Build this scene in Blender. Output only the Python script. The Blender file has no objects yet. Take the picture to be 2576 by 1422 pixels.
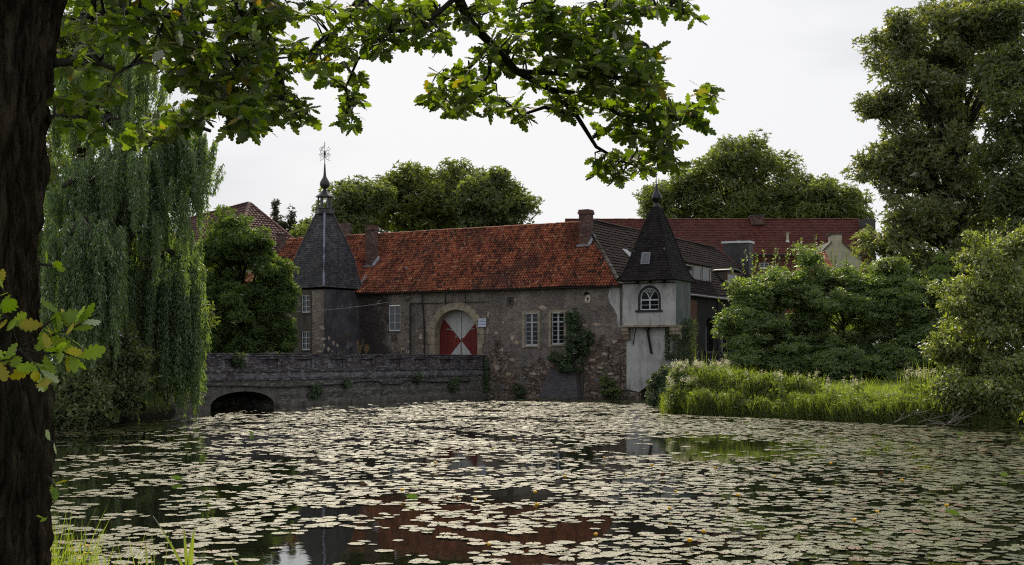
import bpy, math, random
import numpy as np
from mathutils import Vector, Matrix, noise
from mathutils.geometry import tessellate_polygon
R = math.radians
random.seed(7)
rng = np.random.default_rng(7)
scene = bpy.context.scene
COL = scene.collection

# ------------------------------------------------------------------ camera, sky, sun, exposure
F, CX, HY, H = 3200.0, 1288.0, 905.0, 2.7        # focal length / optical axis in 2576-wide pixels, eye height over the water
cd = bpy.data.cameras.new('camera'); cam = bpy.data.objects.new('camera', cd); COL.objects.link(cam)
cam.location = (0, 0, H); cam.rotation_euler = (R(90), 0, 0)
cd.sensor_width = 36; cd.lens = 36*F/2576; cd.shift_y = (HY-711)/2576
cd.clip_start = .1; cd.clip_end = 3000
scene.camera = cam
SUN_EL, SUN_AZ = R(37), R(-4)                     # azimuth measured from the view direction, positive to the right
sd = bpy.data.lights.new('sun', 'SUN'); sd.energy = 4.8; sd.angle = R(1.2); sd.color = (1, .88, .68)
sun = bpy.data.objects.new('sun', sd); COL.objects.link(sun)
sdir = Vector((math.sin(SUN_AZ)*math.cos(SUN_EL), math.cos(SUN_AZ)*math.cos(SUN_EL), math.sin(SUN_EL)))
sun.rotation_euler = sdir.to_track_quat('Z', 'Y').to_euler()
sun.location = (0, 60, 60)
wd = bpy.data.worlds.new('World'); scene.world = wd; wd.use_nodes = True
nt = wd.node_tree; nt.nodes.clear()
sky = nt.nodes.new('ShaderNodeTexSky'); sky.sky_type = 'NISHITA'; sky.sun_disc = False
sky.sun_elevation = SUN_EL; sky.sun_rotation = SUN_AZ; sky.air_density = 1.0; sky.dust_density = 3.0
bg = nt.nodes.new('ShaderNodeBackground'); bg.inputs[1].default_value = .10
tc = nt.nodes.new('ShaderNodeTexCoord'); mp = nt.nodes.new('ShaderNodeMapping'); mp.inputs['Scale'].default_value = (1.2, 1.2, 4.5)
mp.inputs['Rotation'].default_value = (0.0, .12, .3)
nz = nt.nodes.new('ShaderNodeTexNoise'); nz.inputs['Scale'].default_value = 1.3; nz.inputs['Detail'].default_value = 5; nz.inputs['Roughness'].default_value = .5
rp = nt.nodes.new('ShaderNodeValToRGB')
rp.color_ramp.elements[0].position = .40; rp.color_ramp.elements[0].color = (5.7, 6.0, 6.6, 1)
rp.color_ramp.elements[1].position = .58; rp.color_ramp.elements[1].color = (8.85, 8.95, 9.2, 1)
mx = nt.nodes.new('ShaderNodeMix'); mx.data_type = 'RGBA'; mx.inputs[0].default_value = .93     # thin white cloud over the whole sky
ow = nt.nodes.new('ShaderNodeOutputWorld'); L = nt.links.new
L(tc.outputs['Generated'], mp.inputs[0]); L(mp.outputs[0], nz.inputs[0]); L(nz.outputs['Fac'], rp.inputs[0])
L(sky.outputs[0], mx.inputs[6]); L(rp.outputs[0], mx.inputs[7]); L(mx.outputs[2], bg.inputs[0]); L(bg.outputs[0], ow.inputs[0])
scene.view_settings.view_transform = 'Standard'; scene.view_settings.look = 'None'
scene.view_settings.exposure = 0; scene.view_settings.gamma = 1
scene.render.engine = 'CYCLES'
scene.cycles.max_bounces = 5; scene.cycles.diffuse_bounces = 2; scene.cycles.glossy_bounces = 3; scene.cycles.transmission_bounces = 4
scene.cycles.transparent_max_bounces = 6; scene.cycles.use_denoising = False; scene.cycles.filter_width = 1.15; scene.cycles.caustics_reflective = False; scene.cycles.caustics_refractive = False
scene.cycles.sample_clamp_indirect = 3; scene.cycles.sample_clamp_direct = 5

# ------------------------------------------------------------------ measuring helpers
def W(px, py, Y):
    return Vector(((px-CX)/F*Y, Y, H-(py-HY)/F*Y))
TH = R(29); AX = Vector((math.cos(TH), -math.sin(TH), 0)); BY = Vector((math.sin(TH), math.cos(TH), 0)); ORG = Vector((7.58, 89.2, 0))
def FL(px, ly=0.0):                       # local x on the plane local y = ly of the gatehouse frame
    u = (px-CX)/F
    return (u*(ORG.y+ly*BY.y)-(ORG.x+ly*BY.x))/(AX.x-u*AX.y)
def FD(lx, ly): return ORG.y+lx*AX.y+ly*BY.y
def FZ(px, py, ly=0.0): return H-(py-HY)/F*FD(FL(px, ly), ly)
def SY(px, lx):                           # local y on the plane local x = lx
    u = (px-CX)/F
    return (u*(ORG.y+lx*AX.y)-(ORG.x+lx*AX.x))/(BY.x-u*BY.y)
def SZ(px, py, lx): return H-(py-HY)/F*FD(lx, SY(px, lx))
def local(lx, ly, z=0): return ORG+AX*lx+BY*ly+Vector((0, 0, z))

# ------------------------------------------------------------------ object helpers
def tag(o, label=None, cat=None, group=None, kind=None):
    if label: o['label'] = label
    if cat: o['category'] = cat
    if group: o['group'] = group
    if kind: o['kind'] = kind
    return o
def empty(name, label, cat, loc=(0, 0, 0), rz=0, group=None):
    o = bpy.data.objects.new(name, None); COL.objects.link(o); o.location = loc; o.rotation_euler = (0, 0, rz)
    o.empty_display_size = .3
    return tag(o, label, cat, group)
def link(name, me, parent=None, mat=None, smooth=False):
    if mat and not me.materials: me.materials.append(mat)
    if smooth: me.polygons.foreach_set('use_smooth', [True]*len(me.polygons))
    o = bpy.data.objects.new(name, me); COL.objects.link(o)
    if parent: o.parent = parent
    return o
def to_local(p, parent):
    return p
class MB:
    def __init__(s): s.v = []; s.f = []
    def add(s, vs, fs):
        b = len(s.v); s.v += [tuple(v) for v in vs]; s.f += [tuple(i+b for i in f) for f in fs]; return s
    def box(s, x0, x1, y0, y1, z0, z1):
        x0, x1 = min(x0, x1), max(x0, x1); y0, y1 = min(y0, y1), max(y0, y1); z0, z1 = min(z0, z1), max(z0, z1)
        return s.add([(x0,y0,z0),(x1,y0,z0),(x1,y1,z0),(x0,y1,z0),(x0,y0,z1),(x1,y0,z1),(x1,y1,z1),(x0,y1,z1)],
                     [(0,3,2,1),(4,5,6,7),(0,1,5,4),(1,2,6,5),(2,3,7,6),(3,0,4,7)])
    def hexa(s, b, t):                      # 4 bottom + 4 top corners, counter-clockwise
        return s.add(list(b)+list(t), [(0,3,2,1),(4,5,6,7),(0,1,5,4),(1,2,6,5),(2,3,7,6),(3,0,4,7)])
    def tube(s, pts, rad, n=8, cap=True):
        pts = [Vector(p) for p in pts]; rings = []
        rad = rad if hasattr(rad, '__len__') else [rad]*len(pts)
        up = Vector((.13, .27, .95)).normalized()
        for i, p in enumerate(pts):
            t = (pts[min(i+1, len(pts)-1)]-pts[max(i-1, 0)]).normalized()
            a = t.cross(up)
            if a.length < .1: a = t.cross(Vector((1, 0, 0)))
            a.normalize(); b = t.cross(a)
            rings.append([p+(a*math.cos(2*math.pi*k/n)+b*math.sin(2*math.pi*k/n))*rad[i] for k in range(n)])
        vs = [v for r in rings for v in r]; fs = []
        for i in range(len(pts)-1):
            for k in range(n): fs.append((i*n+k, i*n+(k+1) % n, (i+1)*n+(k+1) % n, (i+1)*n+k))
        if cap: fs += [tuple(range(n-1, -1, -1)), tuple((len(pts)-1)*n+k for k in range(n))]
        return s.add(vs, fs)
    def lathe(s, c, prof, n=12, rot=0.0, sq=1):
        vs = []; fs = []
        for (r, z) in prof: vs += [(c[0]+r*math.cos(rot+2*math.pi*k/n), c[1]+r*math.sin(rot+2*math.pi*k/n), c[2]+z) for k in range(n)]
        for i in range(len(prof)-1):
            for k in range(n): fs.append((i*n+k, i*n+(k+1) % n, (i+1)*n+(k+1) % n, (i+1)*n+k))
        fs += [tuple(range(n-1, -1, -1)), tuple((len(prof)-1)*n+k for k in range(n))]
        return s.add(vs, fs)
    def build(s, name, mat, parent=None, smooth=False):
        me = bpy.data.meshes.new(name); me.from_pydata(s.v, [], s.f); me.update()
        return link(name, me, parent, mat, smooth)

def inst_mesh(name, T, faces, pos, d, nrm, scl, mat, parent=None):
    """scatter copies of a small template (x across, y along d, z along nrm) as one mesh"""
    T = np.asarray(T, float); pos = np.asarray(pos, float); N = len(pos); k = len(T)
    d = d/np.maximum(np.linalg.norm(d, axis=1, keepdims=True), 1e-6)
    x = np.cross(d, nrm); x /= np.maximum(np.linalg.norm(x, axis=1, keepdims=True), 1e-6); z = np.cross(x, d)
    if np.ndim(scl) == 1: scl = np.asarray(scl)[:, None]*np.ones((1, 3))
    V = pos[:, None, :] + (T[None, :, 0:1]*scl[:, None, 0:1])*x[:, None, :] + (T[None, :, 1:2]*scl[:, None, 1:2])*d[:, None, :] + (T[None, :, 2:3]*scl[:, None, 2:3])*z[:, None, :]
    fl = np.array([i for f in faces for i in f]); ls = np.cumsum([0]+[len(f) for f in faces])[:-1]; nl = len(fl)
    loops = (fl[None, :]+(np.arange(N)*k)[:, None]).ravel()
    starts = (ls[None, :]+(np.arange(N)*nl)[:, None]).ravel()
    me = bpy.data.meshes.new(name); me.vertices.add(N*k); me.loops.add(len(loops)); me.polygons.add(len(starts))
    me.vertices.foreach_set('co', V.astype(np.float32).ravel()); me.loops.foreach_set('vertex_index', loops.astype(np.int32))
    me.polygons.foreach_set('loop_start', starts.astype(np.int32)); me.update(calc_edges=True)
    return link(name, me, parent, mat)
def rdir(n, bias=(0, 0, 0), w=1.0):
    v = rng.normal(size=(n, 3))*w+np.array(bias)
    return v/np.maximum(np.linalg.norm(v, axis=1, keepdims=True), 1e-6)

# ------------------------------------------------------------------ materials
class NT:
    def __init__(s, name):
        s.m = bpy.data.materials.new(name); s.m.use_nodes = True; s.t = s.m.node_tree; s.t.nodes.clear()
        s.out = s.t.nodes.new('ShaderNodeOutputMaterial')
    def n(s, typ, **kw):
        nd = s.t.nodes.new('ShaderNode'+typ)
        for k, v in kw.items():
            if k.startswith('i_'):
                key = k[2:].replace('_', ' ')
                key = int(key) if key.isdigit() else key
                if hasattr(v, 'is_linked') or isinstance(v, bpy.types.NodeSocket): s.t.links.new(v, nd.inputs[key])
                else: nd.inputs[key].default_value = v
            else: setattr(nd, k, v)
        return nd
    def co(s, kind='Object'): return s.n('TexCoord').outputs[kind]
    def noise(s, sc, det=4, rough=.55, vec=None, dist=0.0):
        return s.n('TexNoise', i_Vector=vec or s.co(), i_Scale=sc, i_Detail=det, i_Roughness=rough, i_Distortion=dist).outputs['Fac']
    def ramp(s, fac, stops):
        r = s.n('ValToRGB', i_Fac=fac); e = r.color_ramp.elements
        while len(e) < len(stops): e.new(.5)
        for q, (p, c) in zip(e, stops): q.position = p; q.color = (tuple(c)+(1,)) if hasattr(c, '__len__') else (c, c, c, 1)
        return r.outputs['Color']
    def mix(s, f, a, b, mode='MIX'):
        m = s.n('Mix', data_type='RGBA', blend_type=mode)
        for idx, v in ((0, f), (6, a), (7, b)):
            if isinstance(v, bpy.types.NodeSocket): s.t.links.new(v, m.inputs[idx])
            else: m.inputs[idx].default_value = (tuple(v)+(1,)) if (idx and hasattr(v, '__len__')) else (v if not idx else (v, v, v, 1))
        return m.outputs[2]
    def math(s, op, a, b=0.0, c=None):
        m = s.n('Math', operation=op)
        for i, v in enumerate((a, b) if c is None else (a, b, c)):
            if isinstance(v, bpy.types.NodeSocket): s.t.links.new(v, m.inputs[i])
            else: m.inputs[i].default_value = v
        return m.outputs[0]
    def map(s, vec, scale=(1, 1, 1), rot=(0, 0, 0), loc=(0, 0, 0)):
        return s.n('Mapping', i_Vector=vec, i_Scale=scale, i_Rotation=rot, i_Location=loc).outputs[0]
    def bump(s, h, strength=.5, dist=.05): return s.n('Bump', i_Height=h, i_Strength=strength, i_Distance=dist).outputs[0]
    def done(s, col, rough=.8, normal=None, spec=.3, metal=0.0, **kw):
        p = s.n('BsdfPrincipled')
        for k, v in (('Base Color', col), ('Roughness', rough), ('Specular IOR Level', spec), ('Metallic', metal), ('Normal', normal)):
            if v is None: continue
            if isinstance(v, bpy.types.NodeSocket): s.t.links.new(v, p.inputs[k])
            else: p.inputs[k].default_value = (tuple(v)+(1,)) if hasattr(v, '__len__') else v
        s.t.links.new(p.outputs[0], s.out.inputs[0]); return s.m
def flat(name, c, rough=.7, var=.25, sc=4.0, spec=.3, metal=0.0, bump=.2):
    t = NT(name); n = t.noise(sc, 5); d = tuple(max(0, q*(1-var)) for q in c); l = tuple(q*(1+var) for q in c)
    return t.done(t.ramp(n, [(.3, d), (.7, l)]), rough, t.bump(t.noise(sc*5, 4), bump, .02), spec, metal)
def leaf_mat(name, dark, light, trans=.4, gloss=.08, tint=None, rough=.55):
    t = NT(name); rnd = t.n('NewGeometry').outputs['Random Per Island']
    tp = .80 if 'yellowing' in name else .97
    stops = [(0, dark), (.8, light)] if not tint else [(0, dark), (.6, light), (tp, light), (tp+.02, tint)]
    col = t.ramp(rnd, stops); big = t.noise(.35, 2); col = t.mix(t.ramp(big, [(.35, 0), (.65, .5)]), col, light)
    nz_ = t.noise(14, 3)
    df = t.n('BsdfDiffuse', i_Color=t.mix(t.ramp(nz_, [(.3, .25), (.7, 0)]), col, dark), i_Roughness=.8)
    tl = t.mix(1.0, col, (1, 1, .85) if 'cream' in name else (2.3, 2.35, .55), 'MULTIPLY'); tr = t.n('BsdfTranslucent', i_Color=tl)
    m1 = t.n('MixShader', i_0=trans); t.t.links.new(df.outputs[0], m1.inputs[1]); t.t.links.new(tr.outputs[0], m1.inputs[2])
    gl = t.n('BsdfGlossy', i_Roughness=rough, i_Color=(1, .98, .9, 1))
    fr = t.math('MULTIPLY_ADD', t.n('Fresnel', i_IOR=1.45).outputs[0], gloss*7, gloss*.5)
    m2 = t.n('MixShader', i_0=t.math('MINIMUM', fr, .35)); t.t.links.new(m1.outputs[0], m2.inputs[1]); t.t.links.new(gl.outputs[0], m2.inputs[2])
    t.t.links.new(m2.outputs[0], t.out.inputs[0]); return t.m
# ------------------------------------------------------------------ material set
def tile_mat(name, cols, dirt, dscale=.35, damt=.6, rough=.75, moss=None, flecks=False):
    t = NT(name); rnd = t.n('NewGeometry').outputs['Random Per Island']
    st = [(i/max(1, len(cols)-1), c) for i, c in enumerate(cols)]
    c = t.ramp(rnd, st)
    n1 = t.noise(dscale, 5, .6, dist=.6); c = t.mix(t.ramp(n1, [(.45, 0), (.62, damt)]), c, dirt)
    n2 = t.noise(9, 4, .65); c = t.mix(t.ramp(n2, [(.45, 0), (.75, .45)]), c, dirt)
    vs_ = t.noise(1.0, 4, .6, vec=t.map(t.co(), (1.4, .22, .22))); c = t.mix(t.ramp(vs_, [(.5, 0), (.68, damt)]), c, dirt)
    if moss: c = t.mix(t.ramp(t.noise(.6, 4, .7), [(.6, 0), (.72, .55)]), c, moss)
    if flecks: c = t.mix(t.ramp(t.noise(6, 3, .6), [(.7, 0), (.73, .9)]), c, (.45, .45, .45))
    return t.done(c, rough, t.bump(t.noise(30, 3), .4, .01), .10)
M = {}
M['pantile'] = tile_mat('red_pantiles', [(0.049,0.037,0.029), (0.188,0.059,0.040), (0.267,0.079,0.046), (0.316,0.096,0.052), (0.356,0.109,0.056), (0.395,0.132,0.067), (0.336,0.101,0.054), (0.434,0.168,0.081), (0.296,0.084,0.048), (0.356,0.112,0.057), (0.494,0.237,0.121), (0.276,0.081,0.047), (0.070,0.046,0.037)], (.05,.028,.024), .38, .55, moss=(.12,.10,.03))
M['darktile'] = tile_mat('dark_tiles', [(.018,.012,.013), (.032,.020,.020), (.042,.025,.023), (.024,.016,.016)], (.012,.010,.010), .5, .5, rough=.8, flecks=True)
M['castletile'] = tile_mat('machine_tiles', [(.08,.027,.023), (.11,.034,.027), (.14,.045,.034), (.095,.032,.027)], (.07,.03,.025), .2, .35, moss=(.17,.10,.03))
M['slate'] = tile_mat('grey_slates', [(.025,.026,.033), (.055,.053,.058), (.095,.090,.092), (.042,.041,.048), (.115,.112,.12)], (.03,.03,.035), .7, .55, rough=.5, moss=(.10,.10,.07))
M['darkslate'] = tile_mat('black_slates', [(.014,.012,.013), (.024,.020,.020), (.034,.027,.026)], (.011,.009,.009), .7, .5, rough=.8, flecks=True)
M['housetile'] = tile_mat('brown_tiles', [(.07,.035,.035), (.10,.045,.04), (.13,.06,.055)], (.05,.03,.03), .4, .4)

def plaster():
    t = NT('weathered_plaster'); co = t.co(); sep = t.n('SeparateXYZ', i_Vector=co); z = sep.outputs['Z']
    lump = t.noise(2.6, 8, .68, dist=.9)
    base = t.ramp(t.noise(.45, 6, .6), [(.3, (0.137,0.116,0.105)), (.5, (0.228,0.192,0.169)), (.7, (0.328,0.273,0.237))])
    base = t.mix(t.ramp(lump, [(.40, .6), (.56, 0)]), base, (0.081,0.069,0.064))
    vert = t.noise(1.0, 5, .6, vec=t.map(co, (1.2, 1.2, .22))); base = t.mix(t.ramp(vert, [(.5, 0), (.75, .5)]), base, (0.091,0.077,0.071))
    # bare rubble and brick, mostly in the lower wall
    st = t.n('TexVoronoi', i_Vector=t.map(co, (4.2, 4.2, 7.5)), i_Scale=1.0, i_Randomness=1.0)
    stone = t.ramp(t.n('SeparateXYZ', i_Vector=st.outputs['Color']).outputs['X'], [(0, (.06,.052,.048)), (.35, (.17,.135,.11)), (.6, (.36,.28,.21)), (.8, (.26,.24,.215)), (1, (.50,.40,.31))])
    stone = t.mix(t.ramp(t.noise(5.5, 7, .75, dist=1.0), [(.42, 0), (.62, .9)]), stone, (.022,.018,.018))
    stone = t.mix(t.ramp(st.outputs['Distance'], [(.45, 0), (.65, .8)]), stone, (.09,.075,.062))
    zz = t.math('MULTIPLY_ADD', z, -.16, 1.12); msk = t.math('ADD', zz, t.math('MULTIPLY_ADD', t.noise(.55, 6, .65, dist=.5), 1.7, -.95))
    xg = t.math('MULTIPLY_ADD', sep.outputs['X'], .022, .12); msk = t.math('ADD', msk, xg)
    base = t.mix(t.ramp(msk, [(.52, 0), (.60, 1)]), base, stone)
    br = t.n('TexBrick', i_Vector=t.map(co, (1, 1, 1), (R(90), 0, 0)), i_Color1=(.24,.085,.055,1), i_Color2=(.16,.085,.065,1), i_Mortar=(.13,.11,.09,1), i_Scale=1.0)
    br.inputs['Brick Width'].default_value = .26; br.inputs['Row Height'].default_value = .085; br.inputs['Mortar Size'].default_value = .012
    bm_ = t.math('MULTIPLY', t.ramp(t.noise(.7, 5, .6, vec=t.map(co, loc=(7, 3, 2))), [(.56, 0), (.62, 1)]), t.ramp(msk, [(.40, 0), (.5, 1)]))
    base = t.mix(t.math('MULTIPLY', bm_, .5), base, br.outputs['Color'])
    sx_ = t.math('ADD', t.math('MULTIPLY', t.math('ABSOLUTE', t.math('ADD', sep.outputs['X'], 21.5)), -.22), t.math('MULTIPLY_ADD', t.noise(.8, 5, .65), 1.3, .42))
    base = t.mix(t.ramp(sx_, [(.45, 0), (.75, .72)]), base, (.016,.014,.016))
    pk = t.ramp(t.noise(.75, 6, .62, vec=t.map(co, loc=(31, 5, 9)), dist=.4), [(.655, 0), (.668, 1)])
    base = t.mix(pk, base, t.ramp(t.noise(3, 4), [(.3, (.17,.115,.09)), (.7, (.36,.26,.205))]))
    return t.done(base, .92, t.bump(t.math('ADD', t.math('MULTIPLY', lump, 1.3), t.math('MULTIPLY', st.outputs['Distance'], .4)), .75, .14), .15)
M['plaster'] = plaster()
M['peeled'] = flat('peeled_pink_cream_plaster', (.42,.32,.26), .9, .4, 5)
M['peeled_yellow'] = flat('bare_yellow_stone', (.36,.29,.19), .9, .4, 5)
M['patch_grey'] = flat('grey_repair_mortar', (.14,.135,.145), .9, .2, 3)
def render_mat(name, lo, hi, stain, sc=.6, bump=.25):
    t = NT(name); c = t.ramp(t.noise(sc, 7, .62), [(.3, lo), (.7, hi)])
    v = t.noise(1.3, 6, .65, vec=t.map(t.co(), (1.5, 1.5, .35))); c = t.mix(t.ramp(v, [(.48, 0), (.68, .8)]), c, stain)
    c = t.mix(t.ramp(t.noise(3.5, 6, .7), [(.60, 0), (.72, .5)]), c, stain)
    return t.done(c, .9, t.bump(t.noise(12, 6), bump, .03), .2)
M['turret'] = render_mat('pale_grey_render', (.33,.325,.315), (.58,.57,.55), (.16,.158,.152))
M['turret_side'] = render_mat('blue_grey_render', (.12,.135,.145), (.20,.215,.225), (.07,.085,.09), 1.1)  # darker and bluer than the front render
M['dark_plaster'] = render_mat('stained_shaded_plaster', (.040,.038,.044), (.13,.12,.125), (.020,.020,.024), 1.3, .7)  # staining, plus the right face's shade put into the colour
M['smooth_plaster'] = render_mat('brown_smooth_render', (.07,.058,.052), (.12,.10,.088), (.04,.034,.032))
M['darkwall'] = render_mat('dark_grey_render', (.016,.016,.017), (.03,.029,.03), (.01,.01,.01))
M['cream'] = render_mat('cream_render', (.42,.38,.28), (.55,.50,.38), (.30,.28,.22))
def sandstone():
    t = NT('sandstone'); c = t.ramp(t.noise(1.8, 6), [(.3, (.19,.16,.115)), (.55, (.32,.27,.20)), (.75, (.42,.36,.27))])
    c = t.mix(t.ramp(t.noise(2.2, 6, .7, dist=.5), [(.55, 0), (.66, .7)]), c, (.10,.085,.075))
    return t.done(c, .85, t.bump(t.noise(16, 5), .3, .02), .2)
M['sandstone'] = sandstone()
def brick(name, c1, c2, mo, stain, w=.28, h=.088, rot=(R(90), 0, 0), st=.6, vec='Object', lichen=None, bump=.6):
    t = NT(name); co = t.co()
    wob = t.n('TexNoise', i_Vector=co, i_Scale=.8); add = t.n('VectorMath', operation='MULTIPLY_ADD'); t.t.links.new(wob.outputs['Color'], add.inputs[0]); add.inputs[1].default_value = (.05, .05, .05); t.t.links.new(co, add.inputs[2])
    b = t.n('TexBrick', i_Vector=t.map(add.outputs[0], (1, 1, 1), rot), i_Color1=tuple(c1)+(1,), i_Color2=tuple(c2)+(1,), i_Mortar=tuple(mo)+(1,), i_Scale=1.0)
    b.inputs['Brick Width'].default_value = w; b.inputs['Row Height'].default_value = h; b.inputs['Mortar Size'].default_value = .009; b.inputs['Mortar Smooth'].default_value = .3
    c = b.outputs['Color']; c = t.mix(t.ramp(t.noise(1.1, 7, .68), [(.4, 0), (.65, st)]), c, stain)
    c = t.mix(t.ramp(t.noise(7, 5, .7), [(.45, 0), (.7, .5)]), c, stain); fl_ = t.noise(1.0, 5, .75, vec=t.map(co, (3.5, 2.2, 10))); c = t.mix(t.ramp(fl_, [(.53, 0), (.60, .85 if lichen else 0)]), c, tuple(min(1, q*1.5) for q in mo)); dk_ = t.noise(1.0, 4, .7, vec=t.map(co, (1.6, 1.2, 7), loc=(5, 5, 5))); c = t.mix(t.ramp(dk_, [(.52, 0), (.62, .7 if lichen else 0)]), c, stain)
    if lichen: c = t.mix(t.ramp(t.noise(4.5, 6, .75, dist=.5), [(.6, 0), (.68, .8)]), c, lichen)
    return t.done(c, .9, t.bump(t.math('ADD', t.math('MULTIPLY', b.outputs['Fac'], -.6), t.noise(6, 5)), bump, .04), .15)
M['bridge'] = brick('old_bridge_brick', (0.162,0.122,0.119), (0.066,0.057,0.065), (0.213,0.208,0.218), (0.036,0.031,0.037), rot=(R(90), 0, R(90)), lichen=(.15,.14,.12))
M['bridge_low'] = brick('pale_bridge_brick', (0.213,0.198,0.168), (0.112,0.101,0.094), (0.223,0.218,0.203), (0.043,0.041,0.041), rot=(R(90), 0, R(90)), lichen=(.14,.14,.09))
M['coping'] = render_mat('mossy_coping_stone', (.055,.05,.05), (.12,.115,.10), (.03,.03,.028), 2.0)
M['voussoir'] = render_mat('arch_ring_stone', (.10,.09,.075), (.20,.18,.15), (.06,.054,.048), 2.2)
M['chimney'] = brick('chimney_brick', (.19,.07,.052), (.09,.045,.038), (.17,.15,.135), (.04,.03,.03), w=.25, h=.085, st=.45, lichen=(.15,.12,.10))
M['redbrick'] = brick('castle_brick', (.17,.065,.042), (.12,.05,.035), (.11,.08,.065), (.08,.035,.025), st=.35)
M['buttress'] = brick('rendered_buttress', (.10,.092,.095), (.08,.073,.076), (.085,.08,.082), (.045,.042,.046), lichen=(.22,.10,.075), bump=.2)
def planks(name, lo, hi, wear, wamt):
    t = NT(name); co = t.co(); w = t.n('TexWave', i_Vector=co, i_Scale=3.4, i_Distortion=.15); w.bands_direction = 'X'; w.wave_profile = 'SAW'
    c = t.ramp(t.noise(3, 5, vec=t.map(co, (2, 2, .3))), [(.3, lo), (.7, hi)])
    c = t.mix(t.ramp(w.outputs['Fac'], [(.05, .95), (.14, 0)]), c, (.02, .018, .018))
    c = t.mix(t.ramp(t.noise(9, 6, .75, vec=t.map(co, (2.5, 2.5, .5))), [(.58, 0), (.66, wamt)]), c, wear)
    return t.done(c, .65, t.bump(w.outputs['Fac'], .3, .02), .3)
M['white_planks'] = planks('peeling_white_planks', (.42,.42,.42), (.60,.60,.59), (.16,.14,.12), .85)
M['red_planks'] = planks('oxblood_red_planks', (.13,.016,.014), (.19,.026,.02), (.07,.012,.012), .5)
M['white'] = flat('worn_white_paint', (.55,.57,.60), .5, .12, 9)
M['greyframe'] = flat('grey_white_paint', (.40,.42,.46), .5, .2, 9)
M['black'] = flat('black_iron', (.012,.012,.013), .5, .3, 12, .4)
M['timber'] = flat('dark_oak_timber', (.018,.013,.011), .7, .4, 8)
M['brownwood'] = flat('brown_stained_wood', (.10,.04,.022), .6, .3, 8)
M['lead'] = flat('lead_flashing', (.22,.225,.25), .45, .35, 6, .5, .4)
M['leadtrim'] = flat('pale_hip_lead', (.20,.21,.27), .5, .45, 5, .5, .2)
M['onion'] = flat('weathered_metal_cap', (.05,.045,.047), .4, .5, 5, .5, .3)
M['onion_dark'] = flat('dark_metal_cap', (.012,.012,.016), .25, .4, 5, .6, .3)
M['stone_grey'] = flat('grey_lantern_wood', (.13,.135,.16), .7, .3, 6)
M['surround'] = flat('dark_window_surround', (.030,.026,.030), .7, .25, 8)
def glass(name, c, r=.06): return NT(name).done(c, r, None, .35)
M['glass'] = glass('dark_window_glass', (.008,.009,.011))
def curtain():
    t = NT('curtained_glass'); w = t.n('TexWave', i_Vector=t.co(), i_Scale=2.3, i_Distortion=1.0); w.bands_direction = 'X'
    return t.done(t.ramp(w.outputs['Fac'], [(.2, (.012,.013,.013)), (.8, (.075,.08,.078))]), .12, None, .6)
M['curtain'] = curtain()
M['skylight'] = glass('grey_skylight_glass', (.12,.125,.15), .2)
M['sign'] = flat('white_sign_enamel', (.62,.66,.78), .4, .04, 5)
M['sign_ink'] = flat('blue_sign_ink', (.03,.05,.18), .6, .1, 5)
M['dark_hole'] = flat('dark_recess', (.006,.005,.005), .9, .2, 5)
def bark(name, c0, c1, sc=1.0):
    t = NT(name); co = t.map(t.co(), (30*sc, 30*sc, 4.5*sc)); n = t.noise(1.0, 8, .7, vec=co, dist=.8)
    c = t.ramp(n, [(.36, tuple(q*.15 for q in c0)), (.48, c0), (.64, c1)]); c = t.mix(t.ramp(t.noise(1.5, 4), [(.5, 0), (.7, .5)]), c, (.03,.035,.018))
    return t.done(c, .9, t.bump(n, 1.0, .05), .1)
M['oakbark'] = bark('oak_bark', (.034,.025,.017), (.085,.064,.045))
M['bark'] = bark('tree_bark', (.03,.025,.02), (.07,.06,.048), .4)
M['twig'] = flat('bare_grey_twig', (.14,.12,.10), .8, .3, 8)
M['twigdark'] = flat('dark_twig_bark', (.018,.015,.012), .8, .3, 8)
def water():
    t = NT('pond_water'); co = t.co(); n = t.noise(1.4, 3, .5, vec=t.map(co, (1, .6, 1)))
    n2 = t.noise(9, 2, .5); h = t.math('ADD', n, t.math('MULTIPLY', n2, .12))
    return t.done((.0075,.0085,.005), .015, t.bump(h, .05, .06), .5)
M['water'] = water()
def ground():
    t = NT('meadow_ground'); c = t.ramp(t.noise(.5, 7, .65), [(.3, (.05,.07,.016)), (.5, (.11,.145,.032)), (.7, (.19,.21,.06))])
    c = t.mix(t.ramp(t.noise(7, 6, .7), [(.4, 0), (.7, .5)]), c, (.05,.06,.02))
    z = t.n('SeparateXYZ', i_Vector=t.co()).outputs['Z']; c = t.mix(t.ramp(z, [(.15, 1), (.6, 0)]), c, (.018,.014,.009))
    return t.done(c, .95, t.bump(t.noise(5, 8, .75), .8, .1), .1)
M['ground'] = ground()
def padmat(name, a, b, tn, spec=.5):
    t = NT(name); rnd = t.n('NewGeometry').outputs['Random Per Island']; oi = t.n('ObjectInfo').outputs['Random']
    rr = t.math('FRACT', t.math('ADD', rnd, oi))
    c = t.ramp(rr, [(0, a), (.55, b), (.88, b), (.94, tn), (1, (.10,.035,.012))])
    co = t.co('Generated'); nz_ = t.noise(11, 5, .7, vec=t.n('NewGeometry').outputs['Position'], dist=.5)
    c = t.mix(t.ramp(nz_, [(.52, 0), (.68, .7)]), c, tn)
    n3 = t.noise(26, 4, .6, vec=t.n('NewGeometry').outputs['Position'])
    rg = t.ramp(nz_, [(.3, .28), (.7, .48)])
    p = t.n('BsdfPrincipled'); t.t.links.new(c, p.inputs['Base Color']); t.t.links.new(rg, p.inputs['Roughness']); p.inputs['Specular IOR Level'].default_value = spec
    p.inputs['IOR'].default_value = 1.5
    t.t.links.new(t.bump(n3, .8, .022), p.inputs['Normal']); t.t.links.new(p.outputs[0], t.out.inputs[0]); return t.m
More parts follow.
